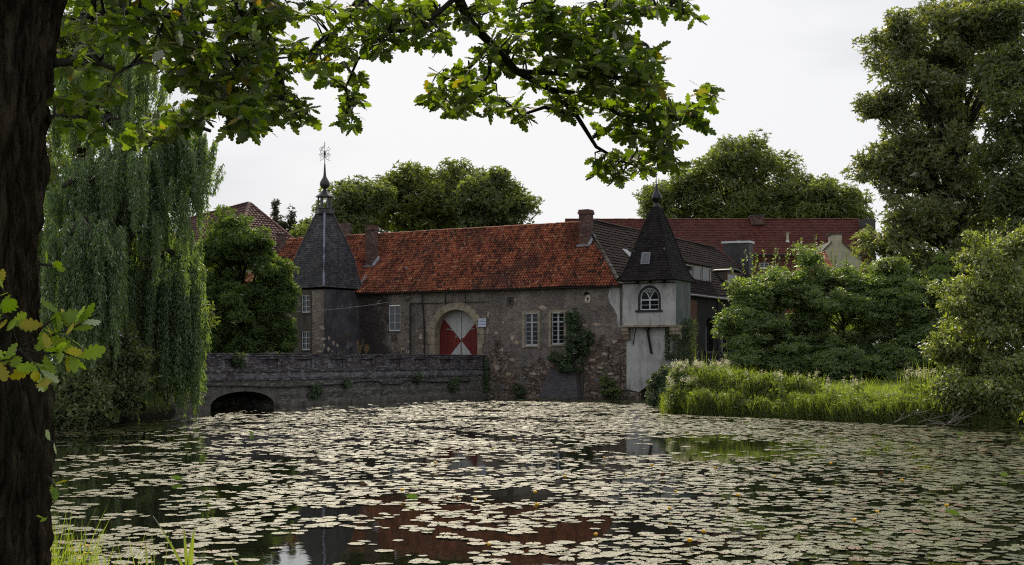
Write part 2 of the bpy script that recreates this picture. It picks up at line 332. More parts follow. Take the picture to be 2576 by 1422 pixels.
M['pad'] = padmat('lily_pad', (.030,.042,.013), (.070,.080,.028), (.075,.050,.018), .12)
M['padgreen'] = leaf_mat('fresh_lily_leaf', (.04,.085,.02), (.07,.13,.03), .3, .05)
M['yellow'] = flat('yellow_petal', (.75,.42,.01), .5, .1, 9)
M['cream_flower'] = leaf_mat('cream_flower_froth', (.60,.57,.40), (.85,.82,.64), .35, .0)
M['purple'] = flat('purple_flower', (.16,.05,.09), .7, .3, 9)
M['reedplume'] = flat('dry_seed_head', (.20,.13,.055), .9, .3, 9)
M['oakleaf'] = leaf_mat('oak_leaves', (0.015,0.030,0.004), (0.099,0.151,0.016), 0.62, .03, tint=(.22,.12,.010))
M['oaksprig'] = leaf_mat('yellowing_oak_leaves', (0.081,0.161,0.014), (0.230,0.310,0.021), .6, .03, tint=(.36,.27,.02))
M['willow'] = leaf_mat('willow_leaves', (0.025,0.046,0.023), (0.164,0.243,0.113), 0.44, .04)
M['roundtree'] = leaf_mat('ash_leaves', (0.020,0.038,0.014), (0.113,0.176,0.051), 0.38, .02)
M['oakfar'] = leaf_mat('olive_crown_leaves', (0.034,0.041,0.013), (0.160,0.193,0.059), 0.36, .02)
M['greenfar'] = leaf_mat('mid_green_crown_leaves', (0.028,0.043,0.020), (0.163,0.202,0.089), 0.36, .02)
M['limefar'] = leaf_mat('fresh_green_crown_leaves', (0.032,0.048,0.016), (0.180,0.218,0.087), 0.36, .02)
M['sycamore'] = leaf_mat('seeding_sycamore_leaves', (0.029,0.039,0.019), (0.196,0.223,0.103), 0.36, .035, tint=(.34,.29,.08))
M['hornbeam'] = leaf_mat('hornbeam_leaves', (0.022,0.040,0.020), (0.183,0.266,0.081), 0.48, .05)
M['alder'] = leaf_mat('alder_leaves', (0.033,0.054,0.016), (0.227,0.270,0.071), 0.42, .06)
M['conifer'] = leaf_mat('conifer_needles', (0.029,0.034,0.018), (0.058,0.058,0.031), .15, .02)
M['ivy'] = leaf_mat('ivy_leaves', (0.014,0.028,0.015), (0.089,0.139,0.063), 0.20, .04)
M['grass'] = leaf_mat('grass_blades', (0.037,0.058,0.014), (0.182,0.228,0.059), 0.45, .03)
M['grass_dark'] = leaf_mat('bank_herb_leaves', (0.018,0.034,0.014), (0.139,0.186,0.062), 0.42, .03, tint=(.20,.15,.06))
# ------------------------------------------------------------------ building helpers
def panel(outer, holes, f, name, mat, parent, depth, edge=0.0):
    loops = [[Vector((a, b, 0)) for a, b in outer]]+[[Vector((a, b, 0)) for a, b in h] for h in holes]
    tris = tessellate_polygon(loops); pts = [p for l in loops for p in l]
    m = MB(); m.add([f(p.x, p.y, 0) for p in pts], [tuple(t) for t in tris])
    for h in holes:
        n = len(h); m.add([f(a, b, 0) for a, b in h]+[f(a, b, depth) for a, b in h], [(i, (i+1) % n, n+(i+1) % n, n+i) for i in range(n)])
    if edge:
        n = len(outer); m.add([f(a, b, 0) for a, b in outer]+[f(a, b, edge) for a, b in outer], [(i, (i+1) % n, n+(i+1) % n, n+i) for i in range(n)])
    return m.build(name, mat, parent)
def rect(a0, a1, b0, b1): return [(a0, b0), (a1, b0), (a1, b1), (a0, b1)]
def archpts(cx, hw, b0, spring, rise=None, n=16):
    rise = rise or hw
    return [(cx-hw, b0), (cx+hw, b0)]+[(cx+hw*math.cos(math.pi*i/n), spring+rise*math.sin(math.pi*i/n)) for i in range(n+1)]
def tiles(name, BL, BR, TR, TL, tw, rh, mat, parent, prof='pan', lift=.035, seed=1, sag=.0):
    BL, BR, TR, TL = map(Vector, (BL, BR, TR, TL)); r = random.Random(seed)
    u = (BR-BL).normalized(); n = u.cross(((TL+TR)/2-(BL+BR)/2)).normalized()
    v = n.cross(u)
    if v.dot((TL-BL)) < 0: v = -v
    if n.z < 0: n = -n
    hgt = (TL-BL).dot(v); wid = (BR-BL).length; tl = (TL-BL).dot(u); tr = (TR-BL).dot(u)
    rows = max(1, int(round(hgt/rh))); rh = hgt/rows; m = MB()
    S = {'pan': [(0, .095), (.18, .05), (.38, -.012), (.60, -.012), (.82, .05), (1.0, .095)], 'flat': [(0, 0), (1, 0)], 'wave': [(0, .0), (.3, .045), (.6, .045), (.85, 0), (1, 0)]}[prof]
    for j in range(rows):
        a, b = j*rh, (j+1)*rh+rh*.12
        off = tw*.5*(j % 2) if prof == 'flat' else 0
        fa, fb = j/rows, min(1, (j+1)/rows)
        la, lb = tl*fa, tl*fb; ra, rb = wid+(tr-wid)*fa, wid+(tr-wid)*fb
        lo, hi = min(la, lb), max(ra, rb); i0 = int(math.floor((lo-off)/tw)); i1 = int(math.ceil((hi-off)/tw))
        for i in range(i0, i1):
            x0, x1 = off+i*tw, off+(i+1)*tw
            A0, A1 = max(x0, la), min(x1, ra); B0, B1 = max(x0, lb), min(x1, rb)
            if A1-A0 < .15*tw and B1-B0 < .15*tw: continue
            if A1 <= A0: A0 = A1 = min(max(x0, la), ra)
            if B1 <= B0: B0 = B1 = min(max(x0, lb), rb)
            jt = r.uniform(-.006, .012); jl = r.uniform(0, .012); sk = r.uniform(-.012, .012) if prof != 'flat' else r.uniform(-.006, .006)
            lf = lift*(1+r.uniform(-.3, .5)); vs = []
            g = 0.0
            if sag: g = sag*noise.noise(Vector(((x0)*.18, (j*rh)*.25, seed*3.1)))+sag*.25*noise.noise(Vector((x0*.9, j*rh*.9, seed)))
            for (s, h) in S:
                xa = A0+(A1-A0)*s+sk*(1 if 0 < s < 1 else .6); xb = B0+(B1-B0)*s
                vs.append(BL+u*xa+v*(a-jt-(.02 if prof == 'flat' and 0 else 0))+n*(h+lf+jl+g)); vs.append(BL+u*xb+v*b+n*(h*.9+.004+g))
            k = len(S)
            for (s, h) in S: vs.append(BL+u*(A0+(A1-A0)*s)+v*(a-jt+.003)+n*(h+lf+jl+g-(.016 if prof != 'flat' else .034)))
            fs = [(2*q, 2*q+2, 2*q+3, 2*q+1) for q in range(k-1)]+[(2*k+q, 2*k+q+1, 2*q+2, 2*q) for q in range(k-1)]
            m.add(vs, fs)
    return m.build(name, mat, parent)
def under(m, *pts):
    m.add([Vector(p) for p in pts], [tuple(range(len(pts)))])
def ridge_caps(name, a, b, mat, parent, rad=.11, step=.36, seed=0):
    a, b = Vector(a), Vector(b); L_ = (b-a).length; d = (b-a)/L_; n = int(L_/step); m = MB(); r = random.Random(seed)
    sd_ = d.cross(Vector((0, 0, 1))).normalized(); up = sd_.cross(d).normalized()
    if up.z < 0: up = -up
    for i in range(n):
        p0 = a+d*(i*step); p1 = a+d*((i+1)*step+.03); r0 = rad*(1.12+r.uniform(-.05, .05)); r1 = rad*.98; vs = []
        dz = r.uniform(-.01, .015)
        for p, q in ((p0, r0), (p1, r1)):
            for k in range(6):
                t = math.pi*k/5; vs.append(p+sd_*(q*math.cos(t))+up*(q*math.sin(t)*.8-.03+dz))
        m.add(vs, [(k, k+1, 7+k, 6+k) for k in range(5)]+[tuple(range(6))])
    return m.build(name, mat, parent)
def bars_window(root, x0, x1, z0, z1, y, cols, rows, fr, pane, bw=.05, mid=None, cross=None, axis='x', name='window'):
    """a glazed window: frame with bars, its pane a child. axis='y' puts it in a plane of constant local x"""
    m = MB()
    def bx(a0, a1, b0, b1, d0, d1):
        if axis == 'x': m.box(a0, a1, y+d0, y+d1, b0, b1)
        else: m.box(y-d0, y-d1, a0, a1, b0, b1)
    bx(x0, x0+bw, z0, z1, 0, .07); bx(x1-bw, x1, z0, z1, 0, .07); bx(x0+bw, x1-bw, z0, z0+bw*1.3, 0, .07); bx(x0+bw, x1-bw, z1-bw, z1, 0, .07)
    for i in range(1, cols):
        c = x0+(x1-x0)*i/cols; w = (mid or .028)/2 if i*2 == cols else .014
        bx(c-w, c+w, z0+bw*1.3, z1-bw, .004, .05)
    ys = [z0+(z1-z0)*i/rows for i in range(1, rows)]
    for c in ys:
        w = .014
        if cross is not None and abs(c-(z0+(z1-z0)*cross)) < .02: w = .05
        bx(x0+bw, x1-bw, c-w, c+w, .009, .045)
    o = m.build(name, fr, root); p = MB()
    if axis == 'x': p.box(x0+.01, x1-.01, y+.055, y+.066, z0+.01, z1-.01)
    else: p.box(y-.055, y-.066, x0+.01, x1-.01, z0+.01, z1-.01)
    p.build('pane', pane, o); return o

# ------------------------------------------------------------------ gatehouse
GH = empty('gatehouse', 'long weathered gatehouse with red pantile roof and red and white arched gate', 'building', ORG, -TH)
ZE = 8.22; RY = 5.2; ZR = 13.1; XR = .05; LEFT = -33.5
gx0, gx1 = FL(1092), FL(1202); gcx = (gx0+gx1)/2; gr = (gx1-gx0)/2; GS = 6.5-gr
wA = (FL(977), FL(1007), FZ(992, 833), FZ(992, 768)); wB = (FL(1320), FL(1353), FZ(1336, 869), FZ(1336, 788)); wC = (FL(1387), FL(1419), FZ(1402, 866), FZ(1402, 787))
reb = (FL(1034), FL(1231), 1.6, FZ(1130, 761))
f = lambda s, t, d: (s, d, t)
panel(rect(LEFT, FL(1582), -.6, ZE-.1), [rect(*reb), rect(wA[0], wA[1], wA[2], wA[3]), rect(*wB), rect(*wC)], f, 'wall', M['plaster'], GH, .14)
f2 = lambda s, t, d: (s, .14+d, t)
ap = archpts(gcx, gr, 1.7, GS)
panel(rect(reb[0]-.02, reb[1]+.02, 1.5, reb[3]+.02), [ap], f2, 'gate_recess_wall', M['plaster'], GH, .6)
# stone ring round the gate, proud of the recess wall
m = MB(); ns = 13; ro = gr+.5
def ringpt(a, r_): return (gcx+r_*math.cos(a), GS+r_*math.sin(a))
for i in range(ns):
    a0, a1 = math.pi*i/ns+.006, math.pi*(i+1)/ns-.006; k = 4; y0, y1 = -.02-.012*(i % 3), .145
    inn = [ringpt(a0+(a1-a0)*q/k, gr-.03) for q in range(k+1)]; out = [ringpt(a0+(a1-a0)*q/k, ro+(.05 if i % 4 == 1 else 0)) for q in range(k+1)]
    pts = inn+out[::-1]; n = len(pts)
    m.add([(p[0], y0, p[1]) for p in pts]+[(p[0], y1, p[1]) for p in pts], [tuple(range(n)), tuple(range(2*n-1, n-1, -1))]+[(q, (q+1) % n, n+(q+1) % n, n+q) for q in range(n)])
for sx in (-1, 1):
    z = 1.7
    for i, hh in enumerate((.62, .85, .7, .75)):
        z1 = min(z+hh, GS-.01); w = .42+(.14 if i % 2 else 0)
        xa = gcx+sx*(gr-.03); m.box(xa, xa+sx*w, -.02-.008*(i % 2), .145, z+.006, z1-.006); z = z1
m.build('gate_surround', M['sandstone'], GH)
# inner reveal of the arch in stone
dy = .74
m = MB(); n_ = 20; arc = [(gcx-gr+.03, 1.7)]+[(gcx-(gr-.032)*math.cos(math.pi*i/n_), GS+(gr-.032)*math.sin(math.pi*i/n_)) for i in range(n_+1)]+[(gcx+gr-.03, 1.7)]
m.add([(a, .15, b) for a, b in arc]+[(a, dy, b) for a, b in arc], [(i, i+1, len(arc)+i+1, len(arc)+i) for i in range(len(arc)-1)]); m.build('gate_reveal', M['sandstone'], GH)
# gate door: two leaves with white and red triangles meeting at the middle
G = empty('gate_door', None, None); G.parent = GH
dz0, dz1 = 1.95, GS+gr-.02; cxp, czp = gcx+.05, FZ(1153, 858, dy)
def clip_shape(poly, inside):
    out = []
    for i in range(len(poly)):
        a, b = poly[i], poly[(i+1) % len(poly)]; ia, ib = inside(a), inside(b)
        if ia >= 0: out.append(a)
        if (ia >= 0) != (ib >= 0): t = ia/(ia-ib); out.append((a[0]+(b[0]-a[0])*t, a[1]+(b[1]-a[1])*t))
    return out
hwg = gr-.02; doorpoly = archpts(gcx, hwg, dz0, GS, n=28)
sl1 = 1.1
def pl(sgn, side):       # lines through the centre
    return lambda p: sgn*((p[1]-czp)-side*sl1*(p[0]-cxp))
def door_part(name, conds, mat, yf):
    p = doorpoly
    for c in conds: p = clip_shape(p, c)
    n = len(p); mm = MB(); mm.add([(a, yf, b) for a, b in p]+[(a, yf+.06, b) for a, b in p], [tuple(range(n)), tuple(range(2*n-1, n-1, -1))]+[(q, (q+1) % n, n+(q+1) % n, n+q) for q in range(n)])
    mm.build(name, mat, G)
s2 = sl1
door_part('door_panel', [pl(1, 1), pl(1, -1)], M['white_planks'], dy)
door_part('door_panel', [pl(-1, 1), pl(-1, -1)], M['white_planks'], dy)
door_part('door_panel', [pl(1, 1), pl(-1, -1)], M['red_planks'], dy)
door_part('door_panel', [pl(-1, 1), pl(1, -1)], M['red_planks'], dy)
m = MB(); m.box(cxp-.012, cxp+.012, dy-.012, dy-.002, dz0, dz1-.05); m.build('door_gap', M['dark_hole'], G)
m = MB()
wx0, wx1, wz1 = FL(1160, dy), FL(1183, dy), FZ(1170, 853, dy)
m.box(wx0, wx1, dy-.03, dy-.004, wz1, wz1+.07); m.box(wx1, wx1+.05, dy-.03, dy-.004, dz0, wz1+.07); m.box(wx0-.03, wx0, dy-.022, dy-.004, dz0, wz1)
m.build('wicket_frame', M['red_planks'], G)
m = MB()
for sx, pxa, pxb in ((-1, 1124, 1138), (1, 1176, 1194)):
    za = FZ(1130, 828.5, dy); a, b = FL(pxa, dy), FL(pxb, dy); m.box(a, b, dy-.022, dy-.003, za-.025, za+.025); e = b if sx < 0 else a
    m.box(e-.04, e+.04, dy-.026, dy-.003, za-.11, za+.11); m.build('hinge', M['greyframe'], G); m = MB()
m = MB(); m.lathe((FL(1148, dy), dy-.03, FZ(1148, 848, dy)-.1), [(.02, 0), (.06, .03), (.06, .17), (.02, .2)], 8); m.build('handle', M['sandstone'], G)
# windows
bars_window(GH, wA[0]+.02, wA[1]-.02, wA[2]+.01, wA[3]-.02, .08, 2, 3, M['white'], M['curtain'], .065, .05)
m = MB(); m.box(wA[0]-.05, wA[1]+.05, -.06, .10, wA[2]-.07, wA[2]-.004); m.build('sill', M['smooth_plaster'], GH)
for w, (pa, pb, pt, pbm) in ((wB, (1313, 1358, 782, 876)), (wC, (1380, 1425, 781, 874))):
    bars_window(GH, w[0]+.01, w[1]-.01, w[2]+.01, w[3]-.01, .09, 2, 7, M['greyframe'], M['glass'], .06, .13, cross=5/7-.0)
    a, b = FL(pa), FL(pb); t_ = FZ((pa+pb)/2, pt); s_ = FZ((pa+pb)/2, pbm); m = MB()
    m.box(a, w[0], -.035, .1, s_, t_-.0); m.box(w[1], b, -.03, .1, s_-.05, t_); m.box(w[0], w[1], -.033, .1, w[3], t_+.0); m.box(w[0], w[1], -.06, .1, w[2]-.13, w[2])
    m.build('window_surround', M['sandstone'], GH)
# gun loops in small stone plates, iron wall ties, pipes
for (px, py, mm_) in ((1284, 758, 'smooth_plaster'), (1252, 867, 'smooth_plaster'), (1479, 752, 'cream'), (1480, 871, 'sandstone')):
    a, z = FL(px), FZ(px, py); m = MB(); rr = random.Random(px); n = 9
    if mm_ == 'cream':
        pts = [(a+.26*math.cos(t)*rr.uniform(.75, 1.15), z+.30*math.sin(t)*rr.uniform(.7, 1.1)) for t in [2*math.pi*k/n for k in range(n)]]
    else: pts = [(a-.28, z-.36), (a+.28, z-.35), (a+.27, z+.34), (a-.27, z+.33)]; n = 4
    m.add([(p[0], -.022, p[1]) for p in pts]+[(p[0], .02, p[1]) for p in pts], [tuple(range(n)), ]+[(q, (q+1) % n, n+(q+1) % n, n+q) for q in range(n)])
    o = m.build('loop_plate', M[mm_], GH); m = MB(); n = 10
    pts = [(a+.075*math.cos(t), z+.02+.09*math.sin(t)) for t in [2*math.pi*k/n for k in range(n)]]
    m.add([(p[0], -.03, p[1]) for p in pts]+[(p[0], -.0, p[1]) for p in pts], [tuple(range(n))]+[(q, (q+1) % n, n+(q+1) % n, n+q) for q in range(n)]); m.box(a-.028, a+.028, -.029, 0, z-.2, z-.03)
    m.build('gun_loop', M['dark_hole'], o)
a, z = FL(1475), FZ(1475, 739); m = MB(); pts = [(a+.22*math.cos(t)*rr.uniform(.7, 1.2), z+.13*math.sin(t)*rr.uniform(.7, 1.2)) for t in [2*math.pi*k/9 for k in range(9)]]
m.add([(p[0], -.012, p[1]) for p in pts], [tuple(range(9))]); m.build('wall_hole', M['dark_hole'], GH)
for px, y0, y1 in ((1121, 741, 768), (1171, 736, 762), (1532, 872, 905)):
    m = MB(); a = FL(px); m.box(a-.025, a+.025, -.05, 0, FZ(px, y1), FZ(px, y0)); m.build('iron_tie', M['black'], GH)
m = MB(); a = FL(1034)-.04; m.tube([(a, -.07, 2.0), (a, -.07, reb[3]-.15), (a+.05, -.02, reb[3]+.02)], .05, 8); m.build('downpipe', M['black'], GH)
m = MB(); a = FL(1066); m.tube([(a+.04, .06, 2.0), (a, .06, 3.4), (a+.02, .05, 5), (a-.08, .05, 6.4), (a-.1, -.03, 7.1), (a-.12, -.04, 8.0)], .065, 8); m.build('downpipe', M['black'], GH)
m = MB(); m.tube([(FL(1022), -.05, FZ(1022, 757)), (FL(1034), -.06, FZ(1034, 750)), (FL(1031), -.05, FZ(1031, 738)), (FL(1040), -.04, FZ(1040, 731))], .022, 6); m.build('cable_bracket', M['black'], GH)
# timber eaves band
m = MB(); m.box(LEFT, XR-.15, -.12, .02, ZE-.38, ZE-.12)
m.build('eaves_beam', M['timber'], GH)
# roof body + tiles
OV = -.42; ze = ZE-.30
m = MB(); e0 = Vector((LEFT, OV, ze-.03)); e1 = Vector((XR+.2, OV, ze-.03)); r0 = Vector((LEFT, RY, ZR-.03)); r1 = Vector((XR-5.3, RY, ZR-.03))
b0 = Vector((LEFT, 2*RY-OV, ze-.03)); b1 = Vector((XR-11, 2*RY-OV, ze-.03))
m.add([e0, e1, r1, r0, b1, b0], [(0, 1, 2, 3), (3, 2, 4, 5), (0, 3, 5)])
m.add([e0, e1, (e1.x, e1.y, e1.z-.09), (e0.x, e0.y, e0.z-.09), (e0.x, .05, e0.z-.09), (e1.x, .05, e1.z-.09)], [(0, 1, 2, 3), (3, 2, 5, 4)])
roof = m.build('roof', M['timber'], GH)
tiles('roof_tiles', e0, e1, r1, r0, .215, .29, M['pantile'], roof, 'pan', .065, 3, sag=.10)
ridge_caps('ridge_tiles', r0+Vector((0, 0, .06)), r1+Vector((0, 0, .06)), M['pantile'], roof, .12, .38, 4)
ridge_caps('hip_tiles', e1+Vector((0, 0, .06)), r1+Vector((0, 0, .06)), M['coping'], roof, .15, .34, 5)
def slopez(lx, ly): return ze+(ly-OV)*(ZR-ze)/(RY-OV)
def chimney(root, lx0, lx1, ly0, ly1, zb, zt, mat, cap=True, flash=True, capmat='chimney'):
    m = MB(); m.box(lx0, lx1, ly0, ly1, zb, zt); o = m.build('chimney', mat, root)
    if cap:
        m = MB(); m.box(lx0-.07, lx1+.07, ly0-.07, ly1+.07, zt-.22, zt-.02); m.box(lx0-.03, lx1+.03, ly0-.03, ly1+.03, zt+.001, zt+.12); m.build('chimney_cap', M[capmat], o)
    if flash:
        m = MB(); z0 = slopez(0, ly0)
        m.box(lx0-.14, lx1+.14, ly0-.16, ly0-.004, z0+.0, z0+.16)
        s = (ZR-ze)/(RY-OV)
        m.hexa([(lx1+.004, ly0-.1, z0+.02), (lx1+.2, ly0-.1, z0+.02), (lx1+.2, ly1, z0+.02+s*(ly1-ly0)), (lx1+.004, ly1, z0+.02+s*(ly1-ly0))],
               [(lx1+.004, ly0-.1, z0+.24), (lx1+.2, ly0-.1, z0+.1), (lx1+.2, ly1, z0+.1+s*(ly1-ly0)), (lx1+.004, ly1, z0+.26+s*(ly1-ly0))])
        m.build('flashing', M['lead'], o)
    return o
c1y = 1.95; chimney(GH, FL(919, c1y), FL(919, c1y)+.72, c1y, c1y+.75, 8, FZ(930, 571, c1y), M['chimney'], flash=True, cap=True)
c2y = 2.95; chimney(GH, FL(1456, c2y), FL(1456, c2y)+.78, c2y, c2y+.85, 9, FZ(1470, 531, c2y), M['chimney'], flash=True)
chimney(GH, FL(853, 6.5), FL(853, 6.5)+.7, 6.5, 7.3, 10, FZ(862, 561, 6.5), M['chimney'], cap=False, flash=False)
m = MB(); x = FL(1021, 1.6); z = slopez(0, 1.6)+.06; m.box(x-.02, x+.14, 1.55, 1.75, z-.0, z+.12); m.build('roof_vent', M['lead'], GH)
m = MB(); x = FL(912, .6); z = slopez(0, .6)+.08; m.hexa([(x-.1, -.25, slopez(0, -.25)+.05), (x+.1, -.25, slopez(0, -.25)+.05), (x+.1, 1.1, slopez(0, 1.1)+.05), (x-.1, 1.1, slopez(0, 1.1)+.05)], [(x-.1, -.25, slopez(0, -.25)+.15), (x+.1, -.25, slopez(0, -.25)+.13), (x+.1, 1.1, slopez(0, 1.1)+.13), (x-.1, 1.1, slopez(0, 1.1)+.15)])
m.build('flashing', M['lead'], GH)
# pale render patch next to the turret
z = lambda py: FZ(1550, py); rr = random.Random(3); pts = []
for px, py in ((1578, 700), (1555, 712), (1541, 715), (1533, 730), (1530, 745), (1534, 762), (1546, 778), (1553, 795), (1554, 822), (1570, 826), (1580, 822)): pts.append((min(FL(px), -.01), FZ(px, py)))
m = MB(); n = len(pts); m.add([(p[0], -.03, p[1]) for p in pts]+[(p[0], .01, p[1]) for p in pts], [tuple(range(n))]+[(q, (q+1) % n, n+(q+1) % n, n+q) for q in range(n)]); m.build('render_patch', M['turret'], GH)
# battered buttress
m = MB(); a, b, c, d_ = FL(1367), FL(1455, -1.1), FL(1386), FL(1450)
m.hexa([(a, -1.15, -.4), (b, -1.15, -.4), (b+.1, .0, -.4), (a, 0, -.4)], [(c, -.25, 1.9), (d_, -.25, 1.9), (d_, 0, 2.05), (c, 0, 2.05)])
m.build('buttress', M['buttress'], GH)
m = MB(); x = FL(1466); m.box(x-.09, x+.09, -.14, 0, -.3, 4.3); m.build('drain_chute', M['smooth_plaster'], GH)
m = MB(); m.box(FL(1560)-.03, FL(1560)+.03, -.09, -.03, -.3, FZ(1560, 900)); m.build('standpipe', M['chimney'], GH)
# rough stone footing along the waterline
m = MB(); rr = random.Random(5); x = FL(1228)
while x < XR-.2:
    w = rr.uniform(.25, .7); hh = rr.uniform(.05, .32); d2 = rr.uniform(.08, .3)
    m.hexa([(x, -d2, -.4), (x+w, -d2*rr.uniform(.7, 1.1), -.4), (x+w, .05, -.4), (x, .05, -.4)], [(x+.05, -d2*.8, hh*rr.uniform(.6, 1)), (x+w-.05, -d2*.7, hh), (x+w, .05, hh+.1), (x, .05, hh+.08)]); x += w*.9
m.build('footing', M['plaster'], GH)
def patch(px, py, rx_, ry_, mat, seed=0, root=None, fn=None):
    rr = random.Random(seed+int(px*7+py)); n = 26; pts = []; q0 = 1
    for k in range(n):
        t = 2*math.pi*k/n; q0 = .45*q0+.55*rr.uniform(.25, 1.35); q = q0; pts.append((px+rx_*q*math.cos(t), py+ry_*q*math.sin(t)))
    pts = [(px+(p[0]-px)*.75, py+(p[1]-py)*.75) for p in pts]; P3 = [fn(*p) for p in pts]; m = MB(); m.add([p[0] for p in P3]+[p[1] for p in P3], [tuple(range(n))]+[(q, (q+1) % n, n+(q+1) % n, n+q) for q in range(n)]); return m.build('peeled_patch', M[mat], root)
def ffn(lift=.014, base=0.0): return lambda px, py: ((FL(px, base), base-lift, FZ(px, py, base)), (FL(px, base), base+.01, FZ(px, py, base)))
for px, py, rx_, ry_, mm_ in ((1012, 881, 9, 12, 'peeled_yellow'), (1014, 884, 4, 5, 'dark_hole'), (1028, 860, 6, 8, 'peeled_yellow'), (1029, 886, 8, 5, 'peeled_yellow'), (996, 885, 3, 3, 'peeled'), (999, 745, 5, 3, 'peeled'), (1012, 741, 3, 6, 'peeled'), (1007, 812, 3, 6, 'peeled'),
    (1365, 774, 13, 9, 'peeled'), (1372, 778, 8, 5, 'peeled'), (1501, 816, 13, 6, 'peeled'), (1522, 770, 5, 3, 'peeled_yellow'), (1368, 732, 3, 5, 'peeled'), (1252, 790, 4, 4, 'peeled'), (1265, 812, 4, 5, 'peeled'), (1470, 818, 9, 5, 'peeled'), (1296, 756, 4, 4, 'peeled'), (1248, 838, 8, 4, 'peeled'), (1262, 880, 9, 7, 'peeled'), (1290, 850, 8, 10, 'peeled'), (1300, 862, 10, 6, 'peeled_yellow'), (1288, 905, 12, 6, 'peeled_yellow'), (1320, 915, 9, 8, 'patch_grey'), (1250, 925, 10, 14, 'peeled'), (1278, 940, 9, 8, 'peeled_yellow'), (1340, 940, 12, 6, 'peeled'), (1490, 905, 10, 5, 'peeled'), (1510, 925, 12, 5, 'peeled_yellow'), (1520, 890, 12, 6, 'peeled'), (1545, 860, 9, 8, 'peeled'), (1535, 940, 14, 4, 'peeled'), (1500, 955, 10, 8, 'patch_grey'), (1310, 965, 16, 8, 'patch_grey'), (1265, 970, 10, 10, 'patch_grey'), (990, 850, 14, 16, 'smooth_plaster')):
    patch(px, py, rx_, ry_, mm_, 1, GH, ffn(.012 if mm_ != 'dark_hole' else .03))
for px, py, rx_, ry_, mm_ in ((1058, 849, 9, 8, 'peeled'), (1076, 826, 5, 15, 'peeled'), (1066, 872, 9, 9, 'peeled'), (1079, 785, 3, 5, 'peeled'), (1228, 790, 3.5, 14, 'peeled'), (1227, 832, 3.5, 18, 'peeled'), (1048, 832, 4, 4, 'peeled')):
    patch(px, py, rx_, ry_, mm_, 2, GH, ffn(.012, .14))
# sign beside the gate
S = empty('notice_sign', 'small white sign with four blue lines of text right of the arched gate', 'sign', local(FL(1213, -.06), -.06, FZ(1213, 812)), -TH)
sw, sh = .66, .60
m = MB(); m.box(-sw/2, sw/2, -.02, 0, -sh/2, sh/2); m.build('sign_board', M['sign'], S)
m = MB()
for a in ((-sw/2-.02, -sw/2-.001, -sh/2-.02, sh/2+.02), (sw/2+.001, sw/2+.02, -sh/2-.02, sh/2+.02), (-sw/2, sw/2, sh/2+.001, sh/2+.02), (-sw/2, sw/2, -sh/2-.02, -sh/2-.001)): m.box(a[0], a[1], -.026, 0, a[2], a[3])
m.build('sign_edge', M['greyframe'], S)
for i, (txt, zz, sz) in enumerate((('Das Betreten', .20, .105), ('des Schloßgeländes', .085, .088), ('ist nur nach vorheriger', -.02, .075), ('Anfrage gestattet', -.13, .09))):
    cu = bpy.data.curves.new('lettering', 'FONT'); cu.body = txt; cu.size = sz; cu.align_x = 'CENTER'; cu.extrude = .001; cu.offset = .0012
    to = bpy.data.objects.new('tmp', cu); COL.objects.link(to); bpy.context.view_layer.update()
    me = bpy.data.meshes.new_from_object(to.evaluated_get(bpy.context.evaluated_depsgraph_get())); bpy.data.objects.remove(to)
    o = link('lettering', me, S, M['sign_ink']); o.location = (0, -.023, zz-.03); o.rotation_euler = (R(90), 0, 0)
# ------------------------------------------------------------------ slate tower on the left
TC = W(817, 800, 99.8); TC.z = 0
ST = empty('slate_tower', 'square rendered tower with tall slate roof, open lantern and weather vane', 'tower', TC, R(45+6.8))
rw = 2.72; hw = rw/math.sqrt(2)
# walls: local square; front corner points to the camera. local -x face = left face, local -y face = right face after rotation
fl = lambda s, t, d: (-hw+d, -s, t)          # left face, s runs from the back (-hw) to the front (+hw)
def TS(px):                                   # s on left face for a pixel column
    a = ST.rotation_euler.z; u = (px-CX)/F
    p0 = Vector((TC.x, TC.y)); ex = Vector((math.cos(a), math.sin(a))); ey = Vector((-math.sin(a), math.cos(a)))
    q = p0-ex*hw; dv = -ey                    # point = q + dv*s
    return (u*q.y-q.x)/(dv.x-u*dv.y)
sA, sB = TS(758), TS(779.5); Yw = 99.3
zt1, zb1, zt2, zb2 = [H-(p-HY)/F*Yw for p in (743, 788, 834, 881)]
panel(rect(-hw, hw, -.5, 8.1), [rect(sA, sB, zb1, zt1), rect(sA, sB, zb2, zt2)], fl, 'wall', M['smooth_plaster'], ST, .12)
m = MB(); s0 = TS(785); m.box(-hw-.03, -hw-.002, -hw, -s0, -.3, 8.0); m.build('rough_render', M['plaster'], ST)
def tfn(face, lift=.04):
    a_ = ST.rotation_euler.z; ex_ = Vector((math.cos(a_), math.sin(a_))); ey_ = Vector((-math.sin(a_), math.cos(a_))); p0_ = Vector((TC.x, TC.y))
    def g_(px, py):
        u = (px-CX)/F
        if face == 'left': q = p0_-ex_*hw; dv = -ey_
        else: q = p0_-ey_*hw; dv = ex_
        s = (u*q.y-q.x)/(dv.x-u*dv.y); Yy = (q+dv*s).y; z = H-(py-HY)/F*Yy
        return ((-hw-lift, -s, z), (-hw, -s, z)) if face == 'left' else ((s, -hw-lift, z), (s, -hw, z))
    return g_
for px, py, rx_, ry_ in ((809, 823, 10, 5), (813, 827, 8, 4), (801, 851, 4, 4), (815, 853, 7, 5), (828, 852, 3, 6), (816, 871, 4, 8), (827, 879, 4, 9), (806, 884, 8, 3), (797, 808, 5, 2)): patch(px, py, rx_, ry_, 'peeled', 3, ST, tfn('left'))
for px, py, rx_, ry_ in ((839, 864, 4, 9), (848, 869, 5, 7), (836, 884, 3, 4), (854, 793, 2, 2), (861, 770, 1.5, 4)): patch(px, py, rx_, ry_, 'peeled', 4, ST, tfn('right', .02))
